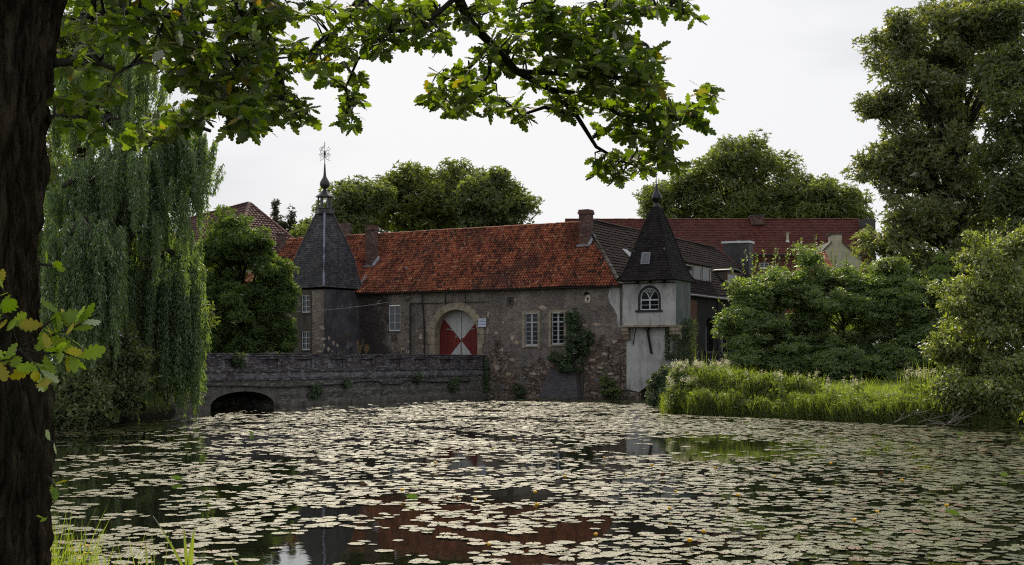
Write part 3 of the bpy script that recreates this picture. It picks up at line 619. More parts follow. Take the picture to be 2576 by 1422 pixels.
patch(878, 868, 12, 15, 'patch_grey', 5, ST, tfn('right', .012)); patch(870, 850, 26, 20, 'smooth_plaster', 5, ST, tfn('right', .008))
m = MB(); m.box(-hw+.001, hw, -hw, -hw+.02, -.5, 8.1); m.build('stained_shaded_wall', M['dark_plaster'], ST); m = MB(); m.box(hw-.02, hw, -hw, hw, -.5, 8.1); m.box(-hw, hw, hw-.02, hw, -.5, 8.1); m.build('wall', M['plaster'], ST)  # tower's right face: staining and side shading both carried by the plaster colour
m = MB(); m.tube([(-hw-.06, -s0+.02, 1.8), (-hw-.05, -s0+.05, 6), (-hw-.05, -s0+.1, 7.9)], .035, 6); m.build('conduit', M['smooth_plaster'], ST)
for zb, zt in ((zb1, zt1), (zb2, zt2)):
    bars_window(ST, -sB+.01, -sA-.01, zb+.01, zt-.01, -hw+.07+.0, 2, 3, M['white'], M['curtain'], .06, .035, axis='y')
for w in [o for o in ST.children if o.name.startswith('window')]:
    w.scale = (-1, 1, 1); w.location.x = 2*(-hw+.07)
for zb in (zb1, zb2): m = MB(); m.box(-hw-.08, -hw+.05, -sB-.05, -sA+.05, zb-.08, zb-.003); m.build('sill', M['smooth_plaster'], ST)
prof = [(2.93, 727), (2.62, 700), (2.30, 654), (1.94, 627), (1.53, 598), (1.10, 570), (.66, 540)]
zz = [H-(p-HY)/F*99.8 for _, p in prof]
m = MB(); m.lathe((0, 0, 0), [(r*.985, z-.02) for (r, _), z in zip(prof, zz)], 4, R(45)); m.build('roof_body', M['timber'], ST)
rf = [o for o in ST.children if o.name.startswith('roof_body')][0]
def sqpyr_tiles(prof, zz, tw, rh, mat, root, hipmat, hw_=.07, name='slates', sub=None):
    for k in range(4):
        a0 = R(45)+k*math.pi/2; a1 = a0+math.pi/2
        for i in range(len(prof)-1):
            r0, r1, z0, z1 = prof[i][0], prof[i+1][0], zz[i], zz[i+1]
            P = lambda r, a, z: Vector((r*math.cos(a), r*math.sin(a), z))
            tiles(name, P(r0, a0, z0), P(r0, a1, z0), P(r1, a1, z1), P(r1, a0, z1), tw, rh, mat, root, 'flat', .022, 10*k+i)
        if hipmat:
            m = MB(); m.tube([(r*1.0*math.cos(a0), r*1.0*math.sin(a0), z+.03) for (r, _), z in zip(prof, zz)], [hw_]*len(prof), 6); m.build('hip', hipmat[k], root)
sqpyr_tiles(prof, zz, .21, .19, M['slate'], ST, [M['slate'], M['slate'], M['leadtrim'], M['slate']], .085)
zp = H-(540-HY)/F*99.8
def zpx(py, Y=99.8): return H-(py-HY)/F*Y
m = MB(); m.lathe((0, 0, 0), [(.70, zpx(541)), (.74, zpx(538)), (.74, zpx(528)), (.80, zpx(527)), (.80, zpx(525.5))], 6, R(10)); m.build('lantern_base', M['onion'], ST)
for k in range(6):
    a = R(10)+k*math.pi/3; m = MB(); x, y = .50*math.cos(a), .50*math.sin(a)
    m.lathe((x, y, 0), [(.07, zpx(525.4)), (.07, zpx(495))], 4, a); m.build('lantern_post', M['stone_grey'], ST)
m = MB(); m.lathe((0, 0, 0), [(.66, zpx(497)), (.74, zpx(496)), (.70, zpx(494)), (.42, zpx(487)), (.2, zpx(480)), (.13, zpx(477))], 6, R(10)); m.build('lantern_roof', M['onion'], ST)
m = MB(); pr = [(3.8, 477), (5, 474.5), (9.5, 471.5), (12, 468), (12.8, 464), (12, 459), (9.5, 454), (6.5, 449), (4.3, 445), (3.4, 440), (2.8, 432), (2.2, 422), (1.8, 413.5), (.6, 412.5)]
m.lathe((0, 0, 0), [(r/F*99.8*1.0, zpx(p)) for r, p in pr], 14); m.build('onion_finial', M['onion'], ST, True)
V = empty('weather_vane', None, None); V.parent = ST
m = MB(); m.tube([(0, 0, zpx(413)), (0, 0, zpx(356))], [.035, .018], 6)
m.lathe((0, 0, zpx(362)), [(.01, -.05), (.05, 0), (.01, .05)], 6); m.lathe((0, 0, zpx(388)), [(.03, -.28), (.085, -.05), (.085, .05), (.03, .28)], 6)
m.build('vane_rod', M['black'], V)
rz_ = -ST.rotation_euler.z; cxv, sxv = math.cos(rz_), math.sin(rz_)
def vp(a, z): return (a*cxv, a*sxv, z)
m = MB()
for cz in (382.5, 397):
    for s in (-1, 1):
        pts = [vp(s*(.05+.15*(1-math.cos(t))), zpx(cz)+.13*math.sin(t)) for t in np.linspace(0, 2*math.pi*.9, 12)]; m.tube(pts, .014, 4)
        for da, dz_ in ((.42, .22), (.36, -.24), (.30, .36)):
            z0 = zpx(cz); m.tube([vp(s*.04, z0), vp(s*da*.6, z0+dz_*.5), vp(s*da, z0+dz_)], [.012, .012, .012], 4); m.lathe(vp(s*da, z0+dz_), [(.005, -.04), (.04, 0), (.005, .04)], 5)
for s in (-1, 1): m.tube([vp(0, zpx(390)), vp(s*.42, zpx(390)), vp(s*.46, zpx(389))], [.02, .014, .03], 5)
m.build('vane_scrolls', M['black'], V)
m = MB(); m.tube([vp(0, zpx(364)), vp(-.16, zpx(370)), vp(-.34, zpx(374))], [.02, .02, .01], 4); m.tube([vp(0, zpx(369)), vp(-.2, zpx(374)), vp(-.36, zpx(380)), vp(-.25, zpx(384))], [.02, .02, .016, .01], 4)
m.tube([vp(-.16, zpx(370)), vp(-.22, zpx(376)), vp(-.30, zpx(377))], .016, 4); m.build('vane_flag', M['black'], V)

# ------------------------------------------------------------------ corner turret on the right
CT = empty('corner_turret', 'pale rendered corner turret with dark pointed roof on stone corbels over the water', 'turret', ORG, -TH)
ty = -.62; x0 = FL(1566, ty); x1 = FL(1700, ty); yb = SY(1737, x1); zb = FZ(1640, 818, ty); zt = FZ(1640, 700, ty)
wz0, wz1, wa, wb = FZ(1636, 780, ty), FZ(1636, 724, ty), FL(1610.5, ty), FL(1657, ty); wcx = (wa+wb)/2; whw = (wb-wa)/2; wsp = wz1-whw*1.05
tf = lambda s, t, d: (s, ty+d, t)
wp = archpts(wcx, whw, wz0, wsp, whw*1.05)
panel(rect(x0, x1, zb, zt), [wp], tf, 'wall', M['turret'], CT, .16)
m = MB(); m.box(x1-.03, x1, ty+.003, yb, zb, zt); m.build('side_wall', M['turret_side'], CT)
m = MB(); m.box(x0, x0+.03, ty+.003, 0, zb, zt); m.box(x0+.03, x1-.03, yb-.03, yb, zb, zt); m.box(x0+.03, x1-.03, ty+.35, yb-.04, zb+.01, zb+.04); m.build('wall', M['turret'], CT)
# timber band under the eaves
m = MB(); m.box(x0, x1+.02, ty-.03, ty-.002, FZ(1640, 713.5, ty), FZ(1640, 711, ty)); m.box(x0-.02, x1+.04, ty-.05, ty-.003, zt-.02, zt+.10)
for px in (1604, 1637, 1672): a = FL(px, ty); m.box(a-.09, a+.09, ty-.14, ty-.003, FZ(1640, 711, ty), zt-.02)
m.build('eaves_beam', M['timber'], CT)
# window: dark surround, white tracery
m = MB(); n = 20; inn = archpts(wcx, whw+.001, wz0, wsp, whw*1.05, n)[1:]+[(wcx-whw-.001, wz0)]; out = archpts(wcx, whw+.16, wz0, wsp, (whw+.16)*1.04, n)[1:]+[(wcx-whw-.16, wz0)]
k = len(inn); m.add([(p[0], ty-.025, p[1]) for p in inn]+[(p[0], ty-.025, p[1]) for p in out]+[(p[0], ty+.16, p[1]) for p in inn]+[(p[0], ty, p[1]) for p in out],
      [(i, i+1, k+i+1, k+i) for i in range(k-1)]+[(i, i+1, 2*k+i+1, 2*k+i) for i in range(k-1)]+[(k+i, k+i+1, 3*k+i+1, 3*k+i) for i in range(k-1)])
m.box(wcx-whw-.33, wcx+whw+.30, ty-.09, ty, wz0-.14, wz0-.001); m.build('window_surround', M['surround'], CT)
m = MB(); fw = .065; iy0, iy1 = ty+.08, ty+.14
def strip(pts, w, y0=iy0, y1=iy1):
    pts = [Vector((p[0], 0, p[1])) for p in pts]; vs = []
    for i, p in enumerate(pts):
        t = (pts[min(i+1, len(pts)-1)]-pts[max(i-1, 0)]).normalized(); nn = Vector((-t.z, 0, t.x))*w/2
        vs += [(p.x+nn.x, y0, p.z+nn.z), (p.x-nn.x, y0, p.z-nn.z), (p.x-nn.x, y1, p.z-nn.z), (p.x+nn.x, y1, p.z+nn.z)]
    m.add(vs, [(4*i+j, 4*i+(j+1) % 4, 4*i+4+(j+1) % 4, 4*i+4+j) for i in range(len(pts)-1) for j in range(4)])
strip(archpts(wcx, whw-fw/2, wz0, wsp, (whw-fw/2)*1.05, 20)[1:]+[(wcx-whw+fw/2, wz0)], fw); strip([(wcx-whw, wz0+.035), (wcx+whw, wz0+.035)], .07)
zc = FZ(1636, 754.5, ty); strip([(wcx-whw, zc), (wcx+whw, zc)], .09, iy0-.01); strip([(wcx, wz0), (wcx, zc)], .08, iy0-.005)
strip([(wcx-whw, (wz0+zc)/2), (wcx+whw, (wz0+zc)/2)], .03, iy0+.01)
for s in (-1, 1):
    strip([(wcx+s*.01, zc), (wcx+s*.10, zc+.28), (wcx+s*.24, zc+.50), (wcx+s*.42, zc+.66)], .055, iy0-.003*s)
    strip([(wcx+s*.10+.09*math.cos(t), zc+.62+.09*math.sin(t)) for t in np.linspace(0, 2*math.pi, 12)], .03, iy0+.012)
strip([(wcx, zc+.35), (wcx, zc+.62)], .02, iy0+.014)
wn = m.build('window', M['white'], CT); m = MB(); m.add([(p[0], ty+.145, p[1]) for p in wp], [tuple(range(len(wp)))]); m.build('pane', M['glass'], wn)
# ledge, corbels, iron struts
m = MB(); m.box(x0-.1, x1+.14, ty-.12, ty+.30, zb-.13, zb+.0); m.box(x1-.1, x1+.14, ty+.30, yb-.1, zb-.13, zb-.001)
m.build('ledge', M['sandstone'], CT)
def corbel(xa, xb, lat=False):
    prof_ = [(0, -.13), (-.50, -.13), (-.50, -.40), (-.44, -.46), (-.45, -.62), (-.30, -.78), (-.22, -.98), (0, -1.02)]
    yy = -.16; m = MB(); n = len(prof_)
    m.add([(xa, yy+p[0], zb+p[1]-.002) for p in prof_]+[(xb, yy+p[0], zb+p[1]-.002) for p in prof_], [tuple(range(n)), tuple(range(2*n-1, n-1, -1))]+[(q, (q+1) % n, n+(q+1) % n, n+q) for q in range(n)])
    return m.build('corbel', M['sandstone'], CT)
corbel(x0-.05, x0+.42); corbel(FL(1686, -.5), FL(1704, -.5)+.2)
# lower shaft
sx0, sx1 = FL(1576, -.15), FL(1704, -.15); m = MB(); base = [(sx0, FZ(1580, 976, -.15)), (FL(1600, -.15), FZ(1600, 970, -.15)), (FL(1628, -.15), FZ(1628, 975, -.15))]
abx = FL(1655, -.15)
lower = [(sx0, .62), (sx0+.75, .50), (FL(1606, -.15), .42), (FL(1616, -.15), .62), (FL(1626, -.15), .85), (FL(1638, -.15), 1.0), (FL(1655, -.15), 1.05), (FL(1680, -.15), .9), (sx1, .6), (sx1, zb-.13), (sx0, zb-.13)]
panel(lower, [], lambda s, t, d: (s, -.15+d, t), 'shaft', M['turret'], CT, .1, edge=1.2)
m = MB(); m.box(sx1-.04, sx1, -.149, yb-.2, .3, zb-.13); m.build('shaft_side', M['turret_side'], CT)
m = MB(); m.box(sx0+.02, FL(1612, -.1), -.10, 1, -.5, .75); m.box(FL(1612, -.1), sx1, .9, 1, -.5, 1.3); m.build('base_masonry', M['plaster'], CT)
m = MB(); zs = zb-.15; m.box(FL(1628, -.4)-.1, FL(1628, -.4)+.12, -.62, -.16, zs-.2, zs); m.hexa([(FL(1638, -.2)-.05, -.24, zb-1.95), (FL(1638, -.2)+.1, -.24, zb-1.95), (FL(1638, -.2)+.1, -.16, zb-1.95), (FL(1638, -.2)-.05, -.16, zb-1.95)], [(FL(1628, -.4)-.03, -.5, zs-.2), (FL(1628, -.4)+.12, -.5, zs-.2), (FL(1628, -.4)+.12, -.4, zs-.2), (FL(1628, -.4)-.03, -.4, zs-.2)])
m.build('bracket', M['black'], CT)
m = MB(); m.tube([(FL(1600, -.4), -.45, zs-.1), (FL(1592, -.2), -.17, zb-1.4)], .03, 5); m.build('iron_bar', M['black'], CT)
m = MB(); m.tube([(x0-.08, -.07, FZ(1560, 715)), (x0-.06, -.07, zb+.1), (x0-.05, -.07, zb-.1)], .02, 6); m.build('cable', M['chimney'], CT)
# roof
mcx, mcy = (x0+x1)/2, (ty+yb)/2; hwx = (x1-x0)/2; Ym = FD(mcx, mcy)
half = hwx+.13; prof = [(1.0, 705), (.86, 690), (.715, 663), (.55, 622), (.366, 577), (.22, 545), (.11, 522)]
zz = [H-(p-HY)/F*(Ym-1.6*(q)) for q, p in prof]; prof2 = [(q*half*math.sqrt(2), 0) for q, _ in prof]
RT = empty('roof', None, None, (mcx, mcy, 0)); RT.parent = CT
m = MB(); m.lathe((0, 0, 0), [(r*.985, z-.02) for (r, _), z in zip(prof2, zz)], 4, R(45)); m.build('roof_body', M['timber'], RT)
sqpyr_tiles(prof2, zz, .24, .19, M['darkslate'], RT, [M['darkslate']]*4, .06)
zq = lambda p: H-(p-HY)/F*Ym
m = MB(); m.lathe((0, 0, 0), [(q/F*Ym, zq(p)) for q, p in ((9.5, 524), (7.5, 518), (5.5, 514), (5, 511), (7, 508), (11, 504), (12.8, 499), (12, 493), (8.5, 487), (5.5, 481), (3.6, 474), (2.2, 466), (.8, 461), (.5, 430))], 14); m.build('onion_finial', M['onion_dark'], RT, True)
# small roof light on the front slope
kx = (FL(1625, ty)-mcx); zk0, zk1 = zq(663)-.05, zq(640)+.0
yk = lambda z_: -np.interp(z_, zz, [p[0]/math.sqrt(2) for p in prof2])
a, b = kx-.28, kx+.28; z0, z1 = zk0, zk1; m = MB()
def sk(a0, a1, c0, c1, lift, th, mat, name):
    mm = MB(); mm.hexa([(a0, yk(c0)-lift-th, c0), (a1, yk(c0)-lift-th, c0), (a1, yk(c0)-lift+.1, c0), (a0, yk(c0)-lift+.1, c0)], [(a0, yk(c1)-lift-th, c1), (a1, yk(c1)-lift-th, c1), (a1, yk(c1)-lift+.1, c1), (a0, yk(c1)-lift+.1, c1)]); return mm.build(name, mat, sk.p)
sk.p = RT; fo = sk(a-.05, b+.05, z0-.08, z1+.05, .04, .03, M['lead'], 'skylight'); sk.p = fo
sk(a+.03, kx-.02, z0, z1, .06, .05, M['skylight'], 'skylight_pane'); sk(kx+.02, b-.03, z0, z1, .06, .05, M['skylight'], 'skylight_pane')

# ------------------------------------------------------------------ side wing running back from the corner
SW = empty('side_wing', 'long dark tiled wing with dormer windows running back behind the corner turret', 'building', ORG, -TH)
WL = 39.0; zg = 7.85; zr = 13.35; ex = .32; rx = XR-5.4
def wslope(lx): return zg+(ex-lx)*(zr-zg)/(ex-rx)
holes = [archpts((SY(a, 0)+SY(b, 0))/2, (SY(b, 0)-SY(a, 0))/2, SZ(a, c, 0), SZ(a, t_, 0)-.9, .9, 10) for a, b, t_, c in ((1774, 1795, 799, 883), (1814, 1835, 802, 886), (1848, 1866, 805, 888))]
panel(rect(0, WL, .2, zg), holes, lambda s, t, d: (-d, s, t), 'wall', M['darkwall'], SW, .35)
m = MB(); m.box(.0, .45, 9, WL, .2, SZ(1850, 918, 0)); m.build('plinth', M['buttress'], SW)
for h in holes:
    m = MB(); m.add([(-.3, p[0], p[1]) for p in h], [tuple(range(len(h)))]); o = m.build('tall_window', M['glass'], SW)
    m = MB(); y0_, y1_ = h[0][0], h[1][0]; zb_ = h[0][1]
    for q in range(1, 4): yy_ = y0_+(y1_-y0_)*q/4; m.box(-.29, -.26, yy_-.02, yy_+.02, zb_, zb_+2.9)
    for q in range(1, 8): m.box(-.285, -.265, y0_, y1_, zb_+q*.38, zb_+q*.38+.03)
    m.build('leading', M['surround'], o); m = MB(); m.box(-.1, .1, y0_-.15, y1_+.15, zb_-.22, zb_-.003); m.build('sill', M['surround'], SW)
for px in (1752, 1806): m = MB(); y_ = SY(px, .06); m.tube([(.08, y_, 1.5), (.08, y_, zg-.1)], .06, 6); m.build('downpipe', M['surround'], SW)
m = MB(); y_ = SY(1755, 0); m.box(.0, .12, y_-2.2, y_-.4, .5, zg-.4); m.build('brick_pier', M['redbrick'], SW)
A = Vector((ex, -.2, zg)); B = Vector((ex, WL+.3, zg)); C_ = Vector((rx, WL-5, zr)); D_ = Vector((rx, RY-.3, zr)); E_ = Vector((2*rx-ex, WL+.3, zg)); Fq = Vector((2*rx-ex, 8, zg))
m = MB(); m.add([A+Vector((0, 0, -.04)), B+Vector((0, 0, -.04)), C_+Vector((0, 0, -.04)), D_+Vector((0, 0, -.04)), E_+Vector((0, 0, -.04)), Fq+Vector((0, 0, -.04))], [(0, 1, 2, 3), (1, 4, 2), (3, 2, 4, 5)])
wr = m.build('roof', M['timber'], SW)
tiles('roof_tiles', A, B, C_, D_, .27, .36, M['darktile'], wr, 'wave', .05, 21, sag=.05)
tiles('roof_tiles', B, E_, C_, C_, .27, .36, M['darktile'], wr, 'wave', .05, 22)
ridge_caps('ridge_tiles', D_+Vector((0, 0, .05)), C_+Vector((0, 0, .05)), M['darktile'], wr, .15, .4, 7)
ridge_caps('hip_tiles', B+Vector((0, 0, .05)), C_+Vector((0, 0, .05)), M['castletile'], wr, .15, .4, 8)
m = MB(); m.tube([(ex+.06, 3.5, zg-.03), (ex+.06, WL+.4, zg-.03)], .08, 8); m.build('gutter', M['lead'], SW)
def dormer(y0, y1, lx, z0, z1, nwin, lxb, arched=False, frame='white'):
    D = empty('dormer', None, None); D.parent = SW
    m = MB(); w = .14
    m.box(lx-.1, lx, y0, y0+w, z0, z1); m.box(lx-.1, lx, y1-w, y1, z0, z1); m.box(lx-.1, lx, y0+w, y1-w, z1-.12, z1); m.box(lx-.1, lx, y0+w, y1-w, z0, z0+.1)
    ww = (y1-y0-w*(nwin+1))/nwin
    for i in range(1, nwin): yy_ = y0+w+i*(ww+w)-w; m.box(lx-.1, lx, yy_, yy_+w, z0+.1, z1-.12)
    m.build('dormer_front', M['brownwood'], D)
    for i in range(nwin):
        a = y0+w+i*(ww+w); bars_window(D, a+.01, a+ww-.01, z0+.11, z1-.13, lx-.02, 1, 1, M[frame], M['glass'], .09, axis='y', name='dormer_window')
    m = MB(); m.add([(lx-.1, y0, z0), (lx-.1, y0, z1), (lxb, y0, z1), (lx-.1, y1, z0), (lx-.1, y1, z1), (lxb, y1, z1)], [(0, 1, 2), (3, 5, 4)]); m.build('dormer_cheek', M['smooth_plaster'], D)
    m = MB(); rise = .35
    if not arched: m.hexa([(lx+.25, y0-.25, z1+.0), (lx+.25, y1+.25, z1+.0), (lxb-.5, y1+.25, z1+rise*.5), (lxb-.5, y0-.25, z1+rise*.5)], [(lx+.25, y0-.25, z1+.12), (lx+.25, y1+.25, z1+.12), (lxb-.5, y1+.25, z1+rise*.5+.12), (lxb-.5, y0-.25, z1+rise*.5+.12)])
    else:
        pts = [(y0-.15+(y1-y0+.3)*i/8, z1+.02+.20*math.sin(math.pi*i/8)) for i in range(9)]
        for i in range(8):
            (a0, b0_), (a1, b1_) = pts[i], pts[i+1]; m.hexa([(lx+.2, a0, b0_), (lx+.2, a1, b1_), (lxb-.4, a1, b1_), (lxb-.4, a0, b0_)], [(lx+.2, a0, b0_+.09), (lx+.2, a1, b1_+.09), (lxb-.4, a1, b1_+.09), (lxb-.4, a0, b0_+.09)])
    m.build('dormer_roof', M['onion'] if arched else M['surround'], D)
lxd = -1.1
zt_ = SZ(1787, 672, lxd); zb_ = SZ(1787, 719, lxd); dormer(SY(1722, lxd), SY(1790, lxd), lxd, zb_, zt_, 3, ex-(zt_-zg)*(ex-rx)/(zr-zg))
zt_ = SZ(1850, 686, lxd); zb_ = SZ(1850, 724, lxd); dormer(SY(1829, lxd), SY(1861, lxd), lxd, zb_, zt_, 1, ex-(zt_-zg)*(ex-rx)/(zr-zg), True, 'brownwood')
y_ = SY(1579, -2.6); z_ = wslope(-2.6)
m = MB(); s_ = (zr-zg)/(ex-rx); m.hexa([(-2.9, y_-.4, wslope(-2.9)+.07), (-2.2, y_-.4, wslope(-2.2)+.07), (-2.2, y_+.6, wslope(-2.2)+.07), (-2.9, y_+.6, wslope(-2.9)+.07)], [(-2.9, y_-.4, wslope(-2.9)+.16), (-2.2, y_-.4, wslope(-2.2)+.16), (-2.2, y_+.6, wslope(-2.2)+.16), (-2.9, y_+.6, wslope(-2.9)+.16)]); m.build('skylight', M['skylight'], SW)
# slate clad chimney block at the far end
ly_ = 36.5
for a, b, dy_, top in ((1818, 1860, 1.5, 608), (1858, 1884, -.3, 607)):
    yy_ = ly_+dy_; xa, xb = FL(a, yy_), FL(b, yy_)
    m = MB(); m.box(xa, xb, yy_, yy_+1.3, 9, FZ(a, top+5, yy_)); o = m.build('clad_chimney', M['slate'], SW); m = MB(); m.box(xa-.1, xb+.1, yy_-.1, yy_+1.4, FZ(a, top+5, yy_), FZ(a, top, yy_)); m.build('chimney_cap', M['white'], o)

# ------------------------------------------------------------------ brick bridge
BR = empty('brick_bridge', 'old dark brick bridge with recessed parapet panels and one low arch over the pond', 'bridge', ORG, -TH)
bx = FL(1222); by0 = -33.5; ZP = 3.0; ZD = 2.0
ya0, ya1 = SY(525, bx), SY(690, bx); yac = (ya0+ya1)/2; hwa = abs(ya1-ya0)/2; rise = .98
BW = 5.2
na = 18; arcp = [(yac-hwa*math.cos(math.pi*i/na), -.05+rise*math.sin(math.pi*i/na)**.85 if 0 < i < na else -.05) for i in range(na+1)]
outer = [(by0, -.6), (arcp[0][0], -.6)]+arcp+[(arcp[-1][0], -.6), (.05, -.6), (.05, ZD), (by0, ZD)]
panel(outer, [], lambda s, t, d: (bx-d, s, t), 'spandrel_wall', M['bridge_low'], BR, .1, edge=BW)
m = MB(); m.box(bx-BW, bx-.02, by0, 0, ZD+.01, ZD+.12); m.build('deck', M['coping'], BR)
m = MB(); k = na+1; o_ = [(yac-(hwa+.42)*math.cos(math.pi*i/na), -.05+(rise+.36)*math.sin(math.pi*i/na)**.9 if 0 < i < na else -.05) for i in range(na+1)]
m.add([(bx+.03, a, b) for a, b in arcp]+[(bx+.03, a, b) for a, b in o_]+[(bx-.3, a, b) for a, b in arcp]+[(bx-.01, a, b) for a, b in o_], [(i, i+1, k+i+1, k+i) for i in range(k-1)]+[(i, i+1, 2*k+i+1, 2*k+i) for i in range(k-1)]+[(k+i, k+i+1, 3*k+i+1, 3*k+i) for i in range(k-1)])
m.build('arch_ring', M['voussoir'], BR)
for side in (0, 1):
    X = bx if not side else bx-BW+.35; m = MB(); m.box(X-.35, X-.14, by0, -.02, ZD-.05, ZP-.1); m.box(X-.36, X+.05, by0, -.01, ZP-.1, ZP+.0); m.box(X-.4, X+.10, by0, -.01, ZP+.001, ZP+.055)
    # panel frames
    pitch = 3.15; y_ = -.3-.0
    m.box(X-.14, X+.0, by0, -.02, ZP-.26, ZP-.1); m.box(X-.14, X+.0, by0, -.02, ZD-.05, ZD+.2)
    while y_ > by0+1:
        m.box(X-.14, X+.003, y_-1.2, y_, ZD+.2, ZP-.26); m.box(X-.14, X-.05, y_-1.5, y_-1.2, ZD+.2, ZP-.26); m.box(X-.14, X-.05, y_-pitch, y_-pitch+.3, ZD+.2, ZP-.26); y_ -= pitch
    m.build('parapet', M['bridge'], BR)
m = MB(); m.box(bx, bx+.07, by0, -.05, 1.52, 1.66); m.box(bx, bx+.045, by0, -.05, 1.663, 1.9); m.build('string_course', M['bridge'], BR)
m = MB(); rr = random.Random(8); y_ = arcp[-1][0]+.1
while y_ < -.3:
    l_ = rr.uniform(.8, 1.6); m.box(bx, bx+.22+rr.uniform(0, .08), y_, min(y_+l_-.02, -.1), -.5, .18+rr.uniform(-.04, .05)); y_ += l_
m.box(bx, bx+.22, by0, arcp[0][0]-.1, -.5, .2); m.build('footing', M['voussoir'], BR)
PI_ = empty('water_pipe', 'thin black pipe sagging along the side of the brick bridge', 'pipe', ORG, -TH)
pts = [(bx+.12, y, 1.22+.1*math.sin(y*.35)+.02*math.sin(y*1.1)-(.22 if -14 < y < -11 else 0)) for y in np.linspace(by0, -2.5, 60)]
m = MB(); m.tube(pts, .045, 6); m.build('pipe_run', M['black'], PI_)
for y in np.linspace(by0+1, -3, 14): m = MB(); m.box(bx, bx+.17, y-.02, y+.02, 1.17+.1*math.sin(y*.35)-.05, 1.17+.1*math.sin(y*.35)+.0); m.build('clip', M['black'], PI_)
# overhead wire
m = MB(); p0 = local(FL(1003, -.1), -.1, FZ(1003, 757)); p1 = W(480, 773, 86); pts = [p0.lerp(p1, t)-Vector((0, 0, .55*math.sin(math.pi*t))) for t in np.linspace(0, 1, 24)]
m.tube(pts, .016, 4); tag(m.build('overhead_wire', M['lead']), 'thin grey wire strung from the gatehouse past the slate tower', 'wire')

# ------------------------------------------------------------------ big brick range behind
BB = empty('brick_range', 'long red brick range with wide red tiled roof behind the dark wing', 'building', (0, 140, 0), 0)
def BX(px, dy=0): return (px-CX)/F*(140+dy)
def BZ(py, dy=0): return H-(py-HY)/F*(140+dy)
xl, xr = BX(1400), BX(2200); ez, rz = BZ(641), BZ(553, 6)
m = MB(); wx = rect(BX(1912), BX(1937), BZ(674), BZ(660)); wx2 = rect(BX(2010), BX(2035), BZ(674), BZ(660))
panel(rect(xl+.4, xr-.3, 0, ez), [wx, wx2], lambda s, t, d: (s, .4+d, t), 'wall', M['redbrick'], BB, .2)
m.box(xl+.4, xr-.3, .2, .4, ez-.55, ez-.28); m.box(xl+.4, xr-.3, .1, .4, ez-.27, ez-.02); m.build('cornice', M['redbrick'], BB)
for w in (wx, wx2): bars_window(BB, w[0][0]+.02, w[1][0]-.02, w[0][1]+.02, w[2][1]-.02, .46, 2, 2, M['white'], M['glass'], .07, .07); m = MB(); m.box(w[0][0]-.1, w[1][0]+.1, .3, .42, w[0][1]-.14, w[0][1]-.01); m.build('sill', M['cream'], BB)
m = MB(); m.add([(xl, 0, ez-.03), (xr, 0, ez-.03), (xr, 6, rz-.03), (xl+1.2, 6, rz-.03), (xl, 12, ez-.03), (xr, 12, ez-.03)], [(0, 1, 2, 3), (3, 2, 5, 4), (0, 3, 4), (1, 5, 2)]); br = m.build('roof', M['timber'], BB)
tiles('roof_tiles', (xl, 0, ez), (xr, 0, ez), (xr, 6, rz), (xl+1.2, 6, rz), .31, .36, M['castletile'], br, 'wave', .045, 31, sag=.04)
ridge_caps('ridge_tiles', (xl+1.2, 6, rz+.05), (xr, 6, rz+.05), M['castletile'], br, .14, .4, 11)
m = MB(); m.tube([(xl, -.08, ez-.05), (xr, -.08, ez-.05)], .09, 6); m.build('gutter', M['surround'], BB)
m = MB(); m.box(BX(1890, 5), BX(1921, 5), 4.6, 6.4, BZ(566, 5), BZ(544, 5)); o = m.build('chimney', M['chimney'], BB); m = MB(); m.box(BX(1888, 5), BX(1923, 5), 4.5, 6.5, BZ(544, 5), BZ(541.5, 5)); m.build('chimney_cap', M['coping'], o)
m = MB(); c = (BX(1982, 2), 2.2, 0); m.lathe(c, [(.14, BZ(612, 2)), (.14, BZ(588, 2)), (.24, BZ(587, 2)), (.24, BZ(585.5, 2))], 8); m.build('vent_pipe', M['cream'], BB); m = MB(); m.lathe(c, [(.33, BZ(614, 2)), (.2, BZ(605, 2))], 8); m.build('flashing', M['white'], BB)
m = MB(); m.box(xr-.4, BX(2222), 3, 10, 6, BZ(553, 4)); m.build('slate_annex', M['slate'], BB)
# cream gable
CG = empty('cream_house', 'small cream rendered gable with a square chimney rising above the bushes', 'house', (0, 112, 0), 0)
def GX(px, dy=0): return (px-CX)/F*(112+dy)
def GZ(py, dy=0): return H-(py-HY)/F*(112+dy)
g = [(GX(2060), 0), (GX(2168), 0), (GX(2168), GZ(656)), (GX(2154), GZ(641)), (GX(2118), GZ(611)), (GX(2092), GZ(611)), (GX(2060), GZ(642))]
panel(g, [], lambda s, t, d: (s, d, t), 'wall', M['cream'], CG, .1, edge=.3)
m = MB(); m.box(GX(2092), GX(2118), .05, 1.2, GZ(612), GZ(590)); o = m.build('chimney', M['cream'], CG); m = MB(); m.box(GX(2087), GX(2121), -.03, 1.3, GZ(590), GZ(587)); m.build('chimney_cap', M['coping'], o)
m = MB()
def slope_strip(m, a, b, w=.14):
    m.hexa([(a[0], -.12, a[1]), (b[0], -.12, b[1]), (b[0], 6, b[1]), (a[0], 6, a[1])], [(a[0], -.12, a[1]+w), (b[0], -.12, b[1]+w), (b[0], 6, b[1]+w), (a[0], 6, a[1]+w)])
slope_strip(m, g[6], g[5]); slope_strip(m, g[3], g[4]); slope_strip(m, g[2], g[3]); m.build('roof', M['coping'], CG)
tiles('side_roof_tiles', (GX(1978), -3.5, GZ(690)), (GX(2075), -3.5, GZ(690)), (GX(2075), -.2, GZ(630)), (GX(2060), -.2, GZ(636)), .3, .34, M['pantile'], CG, 'wave', .05, 41)
